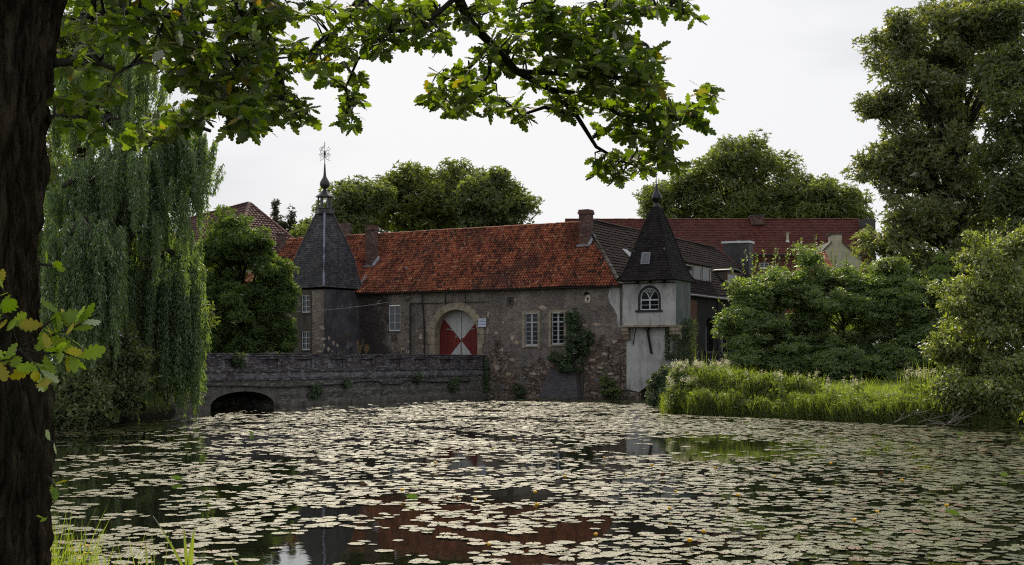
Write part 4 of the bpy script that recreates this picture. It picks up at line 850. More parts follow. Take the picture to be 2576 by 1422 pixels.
# ------------------------------------------------------------------ hipped house on the left
HH = empty('hipped_house', 'tall cream house with brown hipped tile roof behind the round tree', 'house', (0, 0, 0), 0)
Pa = W(628, 510, 122); Pr = W(757, 618, 119); Pf = W(590, 640, 112); Pl = W(478, 553, 134)
ez2 = min(Pr.z, Pf.z)-.8
def drop(P, Q, z): t = (P.z-z)/(P.z-Q.z); return P+(Q-P)*t
Pr2 = drop(Pa, Pr, ez2); Pf2 = drop(Pa, Pf, ez2); Ml = Vector((Pf2.x-15, Pf2.y+22, ez2)); Bk = Pr2+(Ml-Pf2)
Pl = Pa+(Ml-Pf2)*.62
m = MB(); e = Vector((0, 0, -.04)); m.add([Pf2+e, Pr2+e, Pa+e, Pl+e, Ml+e, Bk+e], [(0, 1, 2), (0, 2, 3, 4), (1, 5, 3, 2), (4, 3, 5)]); hr = m.build('roof', M['timber'], HH)
tiles('roof_tiles', Pf2, Pr2, Pa, Pa, .36, .42, M['housetile'], hr, 'wave', .06, 51); tiles('roof_tiles', Ml, Pf2, Pa, Pl, .36, .42, M['housetile'], hr, 'wave', .06, 52)
ridge_caps('ridge_tiles', Pl, Pa, M['housetile'], hr, .2, .45, 12); ridge_caps('hip_tiles', Pr2, Pa, M['housetile'], hr, .2, .45, 13); ridge_caps('hip_tiles', Pf2, Pa, M['housetile'], hr, .2, .45, 14)
cen = (Pf2+Pr2+Ml+Bk)/4; q = [cen+(p-cen)*.95 for p in (Pf2, Pr2, Bk, Ml)]; m = MB(); m.hexa([(p.x, p.y, 0) for p in q], [(p.x, p.y, ez2) for p in q]); m.build('wall', M['cream'], HH)
a = W(698, 612, 116.5); b = W(718, 592, 116.5); m = MB(); m.box(a.x, b.x, 116, 117, a.z-1.2, b.z); o = m.build('chimney', M['chimney'], HH); m = MB(); m.box(a.x-.08, b.x+.08, 115.9, 117.1, b.z, b.z+.12); m.build('chimney_cap', M['coping'], o)
# low annex with cream wall left of the slate tower
AN = empty('cream_annex', 'cream rendered low house seen through the round tree behind the bridge', 'house', (0, 0, 0), 0)
a0 = W(520, 880, 108); a1 = W(735, 880, 108); m = MB(); m.box(a0.x, a1.x, 108, 114, 0, 8.0); m.build('wall', M['cream'], AN)
tiles('roof_tiles', (a0.x-.3, 107.6, 7.9), (a1.x+.3, 107.6, 7.9), (a1.x+.3, 111, 10.2), (a0.x-.3, 111, 10.2), .33, .38, M['pantile'], AN, 'wave', .05, 61)
for px in (545, 640): c0 = (px-CX)/F*108; bars_window(AN, c0-.55, c0+.55, 4.2, 5.9, 107.93, 2, 3, M['white'], M['glass'], .07)
# ------------------------------------------------------------------ terrain and water
def seg_sd(P, poly):
    """signed distance, positive inside the polygon"""
    poly = np.array(poly, float); d = np.full(len(P), 1e9); ins = np.zeros(len(P), bool); n = len(poly)
    for i in range(n):
        a, b = poly[i], poly[(i+1) % n]; ab = b-a; t = np.clip(((P-a) @ ab)/(ab @ ab), 0, 1); d = np.minimum(d, np.linalg.norm(P-(a+t[:, None]*ab), axis=1))
        c = ((a[1] > P[:, 1]) != (b[1] > P[:, 1])); x = (b[0]-a[0])*(P[:, 1]-a[1])/((b[1]-a[1]) if b[1] != a[1] else 1e-9)+a[0]; ins ^= c & (P[:, 0] < x)
    return np.where(ins, d, -d)
def xy(lx, ly): p = local(lx, ly); return (p.x, p.y)
LANDS = [   # (polygon, ground height)
    ([(-700, -700), (700, -700), (700, 2), (60, 4), (30, 6.5), (6, 8.5), (-1, 9.6), (-6, 10.8), (-12, 12), (-40, 18), (-700, 30)], 'near'),
    ([xy(3.6, -1.2), (13.6, 78), (9.6, 68), (8.6, 64.5), (11, 61), (16, 57.5), (22, 53.5), (27, 49.5), (34, 44), (60, 38), (700, 30), (700, 900), (-700, 900), (-700, 130), xy(-30, 1), xy(-14, .6), xy(1.5, .6)], 'far'),
    ([(-16.6, 58.5), (-16.2, 62.5), (-17.0, 66), (-22, 80), xy(-29, -1), xy(-30, 3), (-60, 140), (-700, 140), (-700, 40), (-60, 42), (-24, 50), (-19.5, 52.5), (-17.2, 55.5)], 'left'),
]
def ground_h(P):
    h = np.full(len(P), -1.3)
    for poly, kind in LANDS:
        sd_ = seg_sd(P, poly)
        if kind == 'near': z = np.full(len(P), .95)
        elif kind == 'far': z = 1.15+np.clip((P[:, 1]-62)/35, 0, 1)*.75
        else: z = 1.0+np.clip((P[:, 1]-60)/15, 0, 1)*.95
        w = 2.2 if kind != 'far' else 1.5
        t = np.clip((sd_+.7)/w, 0, 1); t = t*t*(3-2*t); h = np.maximum(h, -1.3+(z+1.3)*t)
    return h
def bump_h(P): return np.array([.10*noise.noise(Vector((x*.35, y*.35, 0)))+.05*noise.noise(Vector((x*1.3, y*1.3, 4))) for x, y in P])
def axis_(lo, hi, step, far, nfar=14):
    core = np.arange(lo, hi+step, step); g = np.geomspace(step, far, nfar); return np.concatenate([lo-np.cumsum(g)[::-1], core, hi+step+np.cumsum(g)])
xs = axis_(-46, 46, .8, 200, 12); ys = axis_(-4, 128, .8, 250, 12)
GXY = np.stack(np.meshgrid(xs, ys), -1).reshape(-1, 2); gh = ground_h(GXY); gh = gh+bump_h(GXY)*np.clip(gh+1.0, 0, 1)
nx, ny = len(xs), len(ys); ii = (np.arange(ny-1)[:, None]*nx+np.arange(nx-1)[None, :]).ravel()
me = bpy.data.meshes.new('ground'); me.from_pydata(np.column_stack([GXY, gh]).tolist(), [], np.stack([ii, ii+1, ii+nx+1, ii+nx], 1).tolist())
tag(link('ground', me, None, M['ground'], True), kind='structure')
m = MB(); m.add([(-160, -20, 0), (160, -20, 0), (160, 150, 0), (-160, 150, 0)], [(0, 1, 2, 3)]); tag(m.build('pond_water', M['water']), kind='structure')

# ------------------------------------------------------------------ lily pads
def pad_template(seed, n=18):
    r = random.Random(seed); vs = [(0, 0, .012)]; notch = .16
    for i in range(n+1):
        a = notch+(2*math.pi-2*notch)*i/n-math.pi/2; rr = 1+.05*math.sin(3*a+seed)+r.uniform(-.03, .03)
        z = max(-.02, r.uniform(-.02, .05))*(.8 if seed % 3 else 1.5)
        vs.append((rr*math.cos(a)*1.0, rr*math.sin(a)*1.18, z+.012))
    return np.array(vs), [(0, i+1, i+2) for i in range(n)]
def pond_mask(P):
    sdm = np.max([seg_sd(P, poly) for poly, _ in LANDS], axis=0)
    lx = (P[:, 0]-ORG.x)*AX.x+(P[:, 1]-ORG.y)*AX.y; ly = (P[:, 0]-ORG.x)*BY.x+(P[:, 1]-ORG.y)*BY.y
    ok = (sdm < -1.6) & ~((lx < bx+.5) & (lx > bx-BW-.5)) & (ly < -.9) & ~((lx < bx-BW))
    ok &= ~((ly > -2.2) & (lx > FL(1367)-.5) & (lx < FL(1455)+.5))
    return ok, lx, ly
N0 = 420000
Yv = rng.uniform(13.0, 98, N0); Xv = rng.uniform(-.47, .47, N0)*Yv+rng.uniform(-2, 2, N0)
keepw = rng.uniform(0, 1, N0) < Yv/98; Yv, Xv = Yv[keepw], Xv[keepw]
P = np.column_stack([Xv, Yv]); ok, lx, ly = pond_mask(P); P = P[ok]; lx = lx[ok]; ly = ly[ok]
pxp = CX+P[:, 0]/P[:, 1]*F; pyp = HY+H*F/P[:, 1]
nse = np.array([.5+.26*noise.noise(Vector((x*.33, y*.20, 2.2)))+.42*noise.noise(Vector((x*.9, y*.9, 7.7)))+.35*noise.noise(Vector((x*2.0, y*2.4, 17.7))) for x, y in P])
dens = np.full(len(P), .84)
dens = np.interp(pxp, [100, 480, 620, 1000, 1300, 1700, 2200], [.46, .48, .54, .57, .60, .64, .72])
dens = np.where((pyp > 1300) & (pxp < 1000), .54, dens); dens = np.where((pyp > 1345) & (pxp > 640) & (pxp < 960), .42, dens)
dens = dens-.55*np.exp(-((pxp-1790)/200)**2-((pyp-1130)/26)**2)-.35*np.exp(-((pxp-1350)/150)**2-((pyp-1110)/14)**2)-.12*np.exp(-((pxp-1500)/120)**2-((pyp-1345)/25)**2)
dens = np.where(lx < bx+6, dens*np.clip(((lx-bx)-2.2)/5, .35, 1), dens)
dens = np.where((ly > -5), dens*.75, dens)
sel = nse+rng.uniform(-.22, .22, len(P)) < dens+ -.12
P = P[sel]; pyp = pyp[sel]; pxp = pxp[sel]
rad = rng.uniform(.058, .12, len(P)); big_ = rng.uniform(0, 1, len(P)) < .12; rad[big_] *= 1.3; rad[rng.uniform(0, 1, len(P)) < .12] *= .6
# keep pads from sitting right on top of each other
cell = {}; keep = []
for i in np.argsort(-rad):
    cx_, cy_ = int(P[i, 0]/.3), int(P[i, 1]/.3); good = True
    for a in (-1, 0, 1):
        for b in (-1, 0, 1):
            for j in cell.get((cx_+a, cy_+b), ()):
                if (P[i, 0]-P[j, 0])**2+(P[i, 1]-P[j, 1])**2 < ((rad[i]+rad[j])*.72)**2: good = False; break
            if not good: break
        if not good: break
    if good: cell.setdefault((cx_, cy_), []).append(i); keep.append(i)
P = P[keep]; rad = rad[keep]; pxp = pxp[keep]; pyp = pyp[keep]
print('pads', len(P))
inview = (pxp > 125) & (pxp < 2600) & (pyp < 1428)
order = np.argsort(P[:, 1]+np.where(inview, 0, 1000)); near, rest = order[:300], order[300:]
PT = [pad_template(s) for s in range(5)]
pmes = []
for s in range(5):
    me = bpy.data.meshes.new('lily_pad'); me.from_pydata(PT[s][0].tolist(), [], PT[s][1]); me.materials.append(M['pad']); pmes.append(me)
for q, i in enumerate(near):
    o = bpy.data.objects.new('lily_pad', pmes[q % 5]); COL.objects.link(o); o.location = (P[i, 0], P[i, 1], .004+.012*random.random())
    o.rotation_euler = (random.gauss(0, .035), random.gauss(0, .035), random.uniform(0, 6.28)); o.scale = (rad[i]*random.uniform(.9, 1.1), rad[i], rad[i]*.9)
    tag(o, 'pale round lily pad lying on the near water of the pond', 'lily pad', 'lily pads floating on the near part of the pond')
pr_ = None
allV = []; 
def rest_pads():
    k, fcs = len(PT[0][0]), PT[0][1]; n = len(rest); a = rng.uniform(0, 2*np.pi, n); d = np.column_stack([np.cos(a), np.sin(a), np.zeros(n)]); nr = rdir(n, (0, 0, 1), .035)
    pos = np.column_stack([P[rest], rng.uniform(.003, .02, n)]); o = inst_mesh('lily_pads', PT[1][0], fcs, pos, d, nr, np.column_stack([rad[rest], rad[rest], rad[rest]*.8]), M['pad'])
    tag(o, 'dense spread of pale lily pads covering the far pond', 'lily pads', kind='stuff')
rest_pads()
# leaves standing out of the water and curled brown ones
def cup(seed):
    r = random.Random(seed); m = MB(); n = 12; vs = [(0, 0, .0)]
    for k in (1, 2):
        for i in range(n): a = 2*math.pi*i/n; q = .5*k*(1+r.uniform(-.1, .1)); vs.append((q*math.cos(a)*1.1, q*math.sin(a)*(.75), .20*(q*math.cos(a))**2+.32*(q*math.sin(a))**2*2+.02))
    fs = [(0, 1+i, 1+(i+1) % n) for i in range(n)]+[(1+i, 13+i, 13+(i+1) % n, 1+(i+1) % n) for i in range(n)]
    m.add(vs, fs); return m
cand = np.array([i for i in rest if inview[i] and P[i, 1] < 60]); pick = rng.choice(cand, 34, replace=False)
for q, i in enumerate(pick[:10]):
    o = cup(q).build('raised_lily_leaf', M['padgreen']); o.location = (P[i, 0], P[i, 1], .05); o.scale = (.12, .12, .12); o.rotation_euler = (random.uniform(-.4, .4), random.uniform(-.4, .4), random.uniform(0, 6))
    tag(o, 'bright green lily leaf curling up out of the water', 'lily leaf', 'green lily leaves raised above the pads')
M['deadleaf'] = flat('dead_lily_leaf', (.16, .085, .035), .8, .4, 8)
for q, i in enumerate(pick[14:]):
    o = cup(q+40).build('withered_lily_leaf', M['deadleaf']); o.location = (P[i, 0], P[i, 1], .04); o.scale = (.075, .06, .13); o.rotation_euler = (random.uniform(-.6, .6), random.uniform(-.6, .6), random.uniform(0, 6))
    tag(o, 'brown withered lily leaf crumpled on top of the pads', 'lily leaf', 'withered brown lily leaves among the pads')
# yellow water lily flowers
spots = [(1768, 1357), (1737, 1385), (1683, 1277+20), (2064, 1167+80), (1500, 1363), (1195, 1270), (1345, 1255), (1350, 1290), (1420, 1215), (1575, 1207), (2207, 1304), (1700, 1250), (1290, 1118), (1095, 1178), (1230, 1388), (1858, 1263), (2270, 1225), (1640, 1185), (1520, 1160), (2380, 1290), (2300, 1135), (2150, 1330), (2090, 1180), (1950, 1210), (1800, 1190), (1240, 1140), (1010, 1250)]
m0 = MB(); m0.tube([(0, 0, -.02), (.01, 0, .10)], .006, 5)
mst = bpy.data.meshes.new('stem'); mst.from_pydata(m0.v, [], m0.f); mst.materials.append(M['padgreen'])
m0 = MB(); m0.lathe((.01, 0, .10), [(.008, 0), (.030, .012), (.038, .035), (.026, .05), (.012, .046)], 8); mfl = bpy.data.meshes.new('petals'); mfl.from_pydata(m0.v, [], m0.f); mfl.materials.append(M['yellow'])
for px, py in spots:
    Y = H*F/(py-HY); e = empty('water_lily_flower', 'small yellow water lily bud standing on a short stem among the pads', 'flower', ((px-CX)/F*Y, Y, 0), random.uniform(0, 6), 'yellow water lily flowers dotted over the pond')
    s_ = random.uniform(.8, 1.15); e.scale = (s_, s_, s_); link('stem', mst, e); link('petals', mfl, e)

# ------------------------------------------------------------------ foliage templates
LEAF3 = np.array([(0,0,0),(.17,.22,.04),(0,.55,.0),(-.17,.22,.04), (.05,0,.02),(.42,.16,.06),(.55,.42,.0),(.22,.34,.07), (-.05,0,-.02),(-.22,.34,.03),(-.55,.40,-.05),(-.42,.14,.02)], float); LEAF3F = [(0,1,2,3), (4,5,6,7), (8,9,10,11)]
LEAF1 = np.array([(0,0,0),(.26,.42,.05),(0,1,0),(-.26,.42,.05)], float); LEAF1F = [(0,1,2,3)]
LEAFB = np.array([(0,0,0),(.22,.25,.05),(.24,.6,.06),(0,1,0),(-.24,.6,.06),(-.22,.25,.05)], float); LEAFBF = [(0,1,2,3), (0,3,4,5)]
WLEAF = np.array([(0,0,0),(.09,.35,.01),(0,1,.05),(-.09,.35,.01)], float)
BLADE = np.array([(-.5,0,0),(.5,0,0),(.42,.4,.03),(-.42,.4,.03),(.25,.75,.12),(-.25,.75,.12),(0,1,.26)], float); BLADEF = [(0,1,2,3), (3,2,4,5), (5,4,6)]
def crown_points(blobs, nclump, per, cr, flat_=.75, rmin=.45, seed=0, sat=13):
    """clump centres inside ellipsoids, then leaves gathered round each clump"""
    big = [tuple(b) for b in blobs]; blobs = [(b[0], b[1], b[2], b[3]*.86, b[4]*.86, b[5]*.86) for b in big]
    for b in big:
        for v in rdir(sat):
            q = rng.uniform(.16, .46); rr_ = 1.06-q*.55; blobs.append((b[0]+v[0]*b[3]*rr_, b[1]+v[1]*b[4]*rr_, b[2]+v[2]*b[5]*rr_, b[3]*q, b[4]*q, b[5]*q))
    vol = np.array([b[3]*b[5]+b[3]*b[4]+b[4]*b[5] for b in blobs]); cnt = np.maximum(2, (1.35*nclump*vol/vol.sum()).astype(int)); cs, cc = [], []
    for b, n in zip(blobs, cnt):
        u = rdir(n); r = rng.uniform(rmin, 1.0, n)**.6; lump = 1+.20*np.sin(u[:, 0]*5+b[0])*np.cos(u[:, 2]*6+b[1])+rng.normal(0, .10, n)
        cs.append(np.array(b[:3])+u*(r*lump)[:, None]*np.array(b[3:6])); cc.append(np.tile(np.array(b[:3]), (n, 1)))
    cs = np.concatenate(cs); cc = np.concatenate(cc); n = len(cs)
    hol = np.array([noise.noise(Vector(c_)*(.42/cr))+.4*noise.noise(Vector(c_)*(1.0/cr)) for c_ in cs]); kp = hol > (-.40 if cr > .9 else -.18); cs, cc = cs[kp], cc[kp]; n = len(cs)
    size = cr*rng.uniform(.5, 1.45, n); k = (rng.poisson(per*(size/cr)**2*1.2)+3); idx = np.repeat(np.arange(n), k)
    off = rdir(len(idx))*(rng.uniform(.15, 1, len(idx))**.5)[:, None]*size[idx][:, None]*np.array([1, 1, flat_])
    pos = cs[idx]+off; out = pos-cc[idx]; out /= np.maximum(np.linalg.norm(out, axis=1, keepdims=True), .01)
    return pos, out, off, cs
def leaves(name, pos, out, size, mat, parent, T=LEAF3, TF=LEAF3F, droop=.35, jit=.28, up=.7):
    size = size*.90; n = len(pos); d = rdir(n, (0, 0, -droop), .75)+out*.6; nr = rdir(n, (0, 0, up), .55)+out*.35
    return inst_mesh(name, T, TF, pos, d, nr, size*rng.uniform(1-jit, 1+jit*1.6, n), mat, parent)
def limbs(m, base, top, r0, r1, targets, rng_, wob=.25, n=7, ntgt=16, rl=.3):
    pts = [base.lerp(top, t)+Vector((noise.noise(Vector((t*2.2, rng_, 1))), noise.noise(Vector((t*2.2, 5, rng_))), 0))*wob*min(1, t*3) for t in np.linspace(0, 1, 10)]
    rad_ = [r0*(1.35 if i == 0 else 1)*(1-i/9)+r1*i/9 for i in range(10)]; m.tube(pts, rad_, n)
    rr = random.Random(rng_); tg = list(targets); rr.shuffle(tg)
    for c in tg[:ntgt]:
        c = Vector(c); hgt = (c.z-base.z)/max(.1, top.z-base.z); t = min(.98, max(.25, hgt*.72-.05+rr.uniform(-.08, .08))); i = int(t*9); s = pts[i].lerp(pts[min(9, i+1)], t*9-i); L_ = (c-s).length
        mid = s.lerp(c, .5)+Vector((rr.uniform(-.1, .1), rr.uniform(-.1, .1), rr.uniform(-.02, .14)))*L_; q = s.lerp(mid, .5)+Vector((0, 0, .04*L_)); ra = min(rad_[i]*.6, rl)
        m.tube([s, q, mid, mid.lerp(c, .6), c], [ra, ra*.8, ra*.55, ra*.35, ra*.12], 5)
def tree(name, label, cat, blobs_px, Y, base_px, gz, mat, leafsize, nclump, per, cr, trunk=(.3, .1), group=None, flat_=.75, T=LEAF3, TF=LEAF3F, droop=.35, ntgt=16, extra=None, up=.7, depth=1.0, rmin=.45, barkmat='bark', rl=.3):
    """blobs_px: (px, py, dY, rx_px, rz_px[, ry_m])"""
    bl = []
    for b in blobs_px:
        px, py, dY, rx_, rz_ = b[:5]; yy = Y+dY; c = W(px, py, yy); a = rx_/F*yy; ry = b[5] if len(b) > 5 else a*depth; bl.append((c.x, c.y, c.z, a, ry, rz_/F*yy))
    base = Vector(((base_px-CX)/F*Y, Y, gz)); root = empty(name, label, cat, base, 0, group)
    pos, out, off, cs = crown_points(bl, nclump, per, cr, flat_, rmin); b_ = np.array(base)
    o = leaves('crown', pos-b_, out, leafsize, mat, root, T, TF, droop, up=up)
    topz = max(b[2] for b in bl); tb = bl[0]; top = Vector((tb[0]+rng.uniform(-.3, .3), tb[1], topz))-base
    m = MB(); tg = [Vector(c)-base for c in cs[rng.choice(len(cs), min(len(cs), ntgt*2), replace=False)]]+[Vector(b[:3])-base for b in bl]
    limbs(m, Vector((0, 0, -.4)), top, trunk[0], trunk[1], tg, int(abs(base_px)) % 97+1, ntgt=ntgt, rl=rl); m.build('trunk', M[barkmat], root, True)
    return root

# trees behind the buildings
tree('oak_tree_far', 'broad olive green oak crown with pale yellowish tufts above the gatehouse ridge', 'tree', [(1085, 500, 0, 100, 80), (1000, 545, 2, 70, 55), (1150, 520, 3, 60, 75), (1060, 450, 0, 60, 32), (925, 545, 0, 60, 55), (1150, 450, 0, 60, 34), (980, 480, 0, 50, 34), (1180, 540, 0, 60, 50)], 140, 1080, 2, M['oakfar'], .62, 260, 34, 1.15, (.55, .15), ntgt=26)
tree('maple_tree', 'darker green rounded tree right of the broad oak above the ridge', 'tree', [(1240, 500, 0, 72, 70), (1300, 525, 1, 50, 55), (1185, 515, -1, 50, 60), (1235, 455, 0, 40, 25)], 136, 1245, 2, M['greenfar'], .58, 220, 34, 1.0, (.45, .12), ntgt=24)
tree('beech_tree', 'loose green tree behind the slate tower lantern, left of the oak', 'tree', [(880, 520, 0, 55, 60), (835, 560, 1, 40, 45), (930, 500, 2, 48, 45), (780, 590, 2, 35, 30)], 132, 880, 2, M['greenfar'], .55, 170, 30, .95, (.4, .1), ntgt=24, rmin=.3)
tree('young_tree', 'low bright green tree between the dark conifers and the slate tower', 'tree', [(770, 600, 0, 32, 28), (745, 615, 0, 25, 22)], 128, 765, 2, M['limefar'], .5, 50, 26, .7, (.2, .08))
tree('lime_tree', 'tall fresh green tree with the highest top behind the brick range', 'tree', [(1855, 450, 0, 90, 85), (1880, 385, 0, 70, 42), (1795, 440, -2, 60, 60), (1940, 450, 2, 62, 70), (1850, 520, 0, 110, 45), (1700, 515, 2, 62, 50), (1660, 490, 0, 40, 28), (1645, 530, 0, 38, 30), (1990, 505, 0, 50, 42), (1960, 540, 0, 60, 35), (1740, 470, 0, 45, 45), (1900, 520, -2, 70, 40)], 165, 1860, 2, M['limefar'], .62, 420, 36, 1.25, (.6, .2), ntgt=36, rmin=.35)
tree('walnut_tree', 'low spreading green tree at the right end behind the brick range', 'tree', [(2070, 510, 0, 72, 48), (2020, 500, 2, 45, 45), (2120, 520, 0, 50, 40), (2150, 560, 0, 40, 30)], 160, 2075, 2, M['limefar'], .6, 190, 32, 1.1, (.45, .15), ntgt=24, rmin=.3)
def conifer(name, label, px, ptop, pbot, Y, wpx, drooping=False):
    base = Vector(((px-CX)/F*Y, Y, 2)); top = W(px, ptop, Y); root = empty(name, label, 'tree', base); hh = top.z-2
    m = MB(); m.tube([(0, 0, 0), (0, 0, hh)], [.3, .04], 6); pos = []; n = 46 if not drooping else 60
    for k in range(n):
        t = (k+.5)/n; z = hh*(.25+.75*t); a = k*2.4; r_ = (1-t)**.75*wpx/F*Y*1.1*rng.uniform(.6, 1.2)+.15
        e = Vector((r_*math.cos(a), r_*math.sin(a), z-(.35 if not drooping else 1.0)*r_)); m.tube([(0, 0, z), e], [.05, .015], 4, False)
        for q in range(34):
            s = rng.uniform(.1, 1); p = Vector((0, 0, z)).lerp(e, s)+Vector(rng.normal(size=3)*np.array([.18, .18, .14 if not drooping else .5])); pos.append(p-Vector((0, 0, .3*rng.uniform() if drooping else 0)))
    m.build('trunk', M['bark'], root); pos = np.array(pos); out = pos.copy(); out[:, 2] = -.4; out /= np.linalg.norm(out, axis=1, keepdims=True)
    leaves('crown', pos, out, .42, M['conifer'], root, LEAF3, LEAF3F, .4)
conifer('spruce_tree', 'dark narrow conifer with pointed top between the brown roof and the slate tower', 692, 503, 610, 148, 26)
conifer('weeping_cypress', 'dark drooping conifer with blunt top just left of the slate tower', 734, 529, 610, 146, 26, True)
tree('small_spruce', 'short dark conifer at the foot of the taller pointed one', 'tree', [(715, 585, 0, 26, 28)], 146, 715, 2, M['conifer'], .45, 40, 26, .6, (.2, .05))

# round ash tree behind the bridge
tree('round_tree', 'dense round leafy green tree behind the bridge left of the slate tower', 'tree', [(605, 680, 0, 100, 105), (580, 600, 0, 66, 66), (555, 720, -.5, 55, 150), (680, 705, -.5, 52, 66), (635, 780, -.5, 88, 85), (540, 820, 0, 42, 75), (706, 770, -.5, 34, 85), (640, 630, 0, 50, 42), (590, 860, -.5, 70, 36), (670, 855, -.5, 58, 36), (708, 845, 0, 26, 36)], 89.5, 628, 1.9, M['roundtree'], .30, 640, 70, .60, (.35, .12), T=LEAF3, TF=LEAF3F, flat_=.6, ntgt=40, rmin=.55)
# big trees on the right
tree('sycamore_tree', 'tall sycamore with yellow seed clusters and dark trunk on the right', 'tree', [(2380, 90, 0, 150, 85), (2260, 140, 0, 90, 70), (2330, 220, -1, 85, 90), (2420, 200, 2, 120, 110), (2300, 330, 0, 80, 80), (2370, 400, -1.5, 105, 85), (2230, 425, 0, 75, 55), (2330, 500, -1, 110, 80), (2440, 470, 1.5, 85, 120), (2240, 600, 0, 80, 60), (2330, 620, -1, 100, 90), (2430, 640, 1, 90, 90), (2450, 60, 1, 100, 80), (2210, 260, 0, 35, 30)], 84, 2442, 1.8, M['sycamore'], .42, 840, 40, .78, (.5, .18), T=LEAF3, TF=LEAF3F, ntgt=70, rmin=.25, rl=.2)
tree('lime_tree_near', 'dark green tree with layered drooping boughs cut off by the right picture edge', 'tree', [(2580, 260, 0, 95, 95), (2560, 420, 0, 100, 100), (2600, 560, 0, 110, 100), (2540, 180, 1, 60, 50), (2560, 60, 3, 50, 60), (2600, 700, 0, 90, 100)], 78, 2640, 1.8, M['greenfar'], .40, 520, 46, .85, (.45, .15), ntgt=30, rmin=.3)
tree('dark_tree', 'dark tree filling the gap behind the sycamore trunk', 'tree', [(2420, 720, 0, 130, 130), (2520, 640, 0, 120, 120), (2300, 760, 0, 100, 110), (2200, 780, 2, 90, 100)], 98, 2440, 1.9, M['greenfar'], .55, 330, 34, 1.1, (.4, .15), ntgt=16)
# hornbeam bushes along the lawn
def bush(name, label, blobs, Y, base, gz, mat, leafsize, nclump, per, cr, group=None, **kw):
    return tree(name, label, 'bush', blobs, Y, base, gz, mat, leafsize, nclump, per, cr, (.14, .04), group, **kw)
bush('hornbeam_bush', 'big bushy hornbeam with upright sunlit shoots next to the dark wing', [(1955, 800, 0, 105, 105), (1905, 835, -1, 80, 75), (1885, 735, 0, 36, 40), (1955, 720, 0, 60, 50), (2040, 715, 0, 55, 75), (1990, 885, -1, 110, 60), (1900, 915, -1.5, 70, 36), (1980, 925, -1.5, 80, 34), (2050, 920, -1.5, 60, 36)], 80, 1960, 1.5, M['hornbeam'], .27, 620, 62, .62, T=LEAF3, TF=LEAF3F, flat_=.4, ntgt=30, up=1.1)
bush('hornbeam_bush', 'middle hornbeam bush with dark layered boughs behind the mown lawn', [(2120, 800, 0, 110, 110), (2105, 720, 0, 65, 50), (2190, 740, 0, 65, 70), (2150, 890, -1, 120, 55), (2110, 922, -1.5, 80, 36), (2200, 922, -1.5, 80, 36)], 79, 2130, 1.5, M['hornbeam'], .27, 520, 62, .62, T=LEAF3, TF=LEAF3F, flat_=.4, ntgt=24, up=1.1)
bush('hornbeam_bush', 'right hand hornbeam bush under the tall sycamore, partly behind the alder', [(2290, 800, 0, 110, 125), (2270, 715, 0, 80, 60), (2350, 760, 0, 60, 110), (2300, 900, -1, 110, 50), (2270, 925, -1.5, 80, 36), (2340, 925, -1.5, 60, 36)], 78, 2290, 1.5, M['hornbeam'], .27, 480, 62, .62, T=LEAF3, TF=LEAF3F, flat_=.4, ntgt=24, up=1.1)
# upright shoots on the bushes
def shoots(name, label, items, Y, mat, lsize, parent_obj):
    m = MB(); pos = []; dd = []
    b0_ = Vector(parent_obj.location)
    for (px, py, h_px, lean) in items:
        m = MB()
        s = W(px, py, Y+rng.uniform(-1.5, .5)); L_ = h_px/F*Y; e = s+Vector((lean*L_, rng.uniform(-.2, .2)*L_, L_)); m.tube([s-b0_, s.lerp(e, .5)-b0_+Vector((0, 0, .02)), e-b0_], [.018, .012, .005], 4)
        for t in np.linspace(.05, 1, int(L_/.055)): p = s.lerp(e, t)-b0_; pos.append(p); a = rng.uniform(0, 6.28); dd.append((math.cos(a), math.sin(a), .55))
        m.build('shoot', M['twigdark'], parent_obj)
    n = len(pos)
    inst_mesh('shoot_leaves', LEAFB, LEAFBF, np.array(pos), np.array(dd), rdir(n, (0, 0, 1), .5), lsize*rng.uniform(.7, 1.2, n), mat, parent_obj)
bs = [o for o in scene.objects if o.name.startswith('hornbeam_bush')]
shoots('', '', [(x, 905-0+0-(905-y)+20, h, l) for x, y, h, l in [(1872, 672, 40, -.15), (1890, 690, 38, .1), (1912, 680, 30, 0), (1938, 668, 28, .2), (1960, 650, 42, -.1), (1982, 640, 40, .15), (2003, 645, 55, .05), (2030, 640, 35, .2), (1850, 735, 42, -.4), (1835, 770, 40, -.8), (2045, 660, 36, .3), (1925, 640, 30, -.1), (1995, 625, 34, .05), (1880, 640, 30, -.2), (1900, 655, 36, .1), (1860, 700, 44, -0.50), (1900, 668, 50, -0.20), (1948, 650, 44, 0.00), (1975, 655, 46, 0.10), (2015, 640, 60, 0.00), (2052, 622, 50, 0.05), (2060, 635, 46, 0.20), (1830, 790, 34, -1.10), (1826, 820, 30, -1.30), (1840, 850, 30, -1.20), (1925, 700, 40, -0.10), (1990, 690, 40, 0.10), (1945, 740, 40, -0.20), (1895, 760, 36, -0.30), (2010, 750, 36, 0.20), (1970, 800, 34, -0.10)]], 79, M['hornbeam'], .17, bs[0])
shoots('', '', [(x, y+20, h, l) for x, y, h, l in [(2075, 665, 50, -.1), (2100, 655, 40, .1), (2062, 680, 40, -.2), (2130, 650, 40, 0), (2160, 670, 36, .2), (2090, 640, 30, .15)]], 78, M['hornbeam'], .17, bs[1])
shoots('', '', [(x, y+20, h, l) for x, y, h, l in [(2240, 665, 40, -.1), (2262, 660, 40, .1), (2290, 670, 36, 0), (2320, 675, 36, .2)]], 77, M['hornbeam'], .17, bs[2])
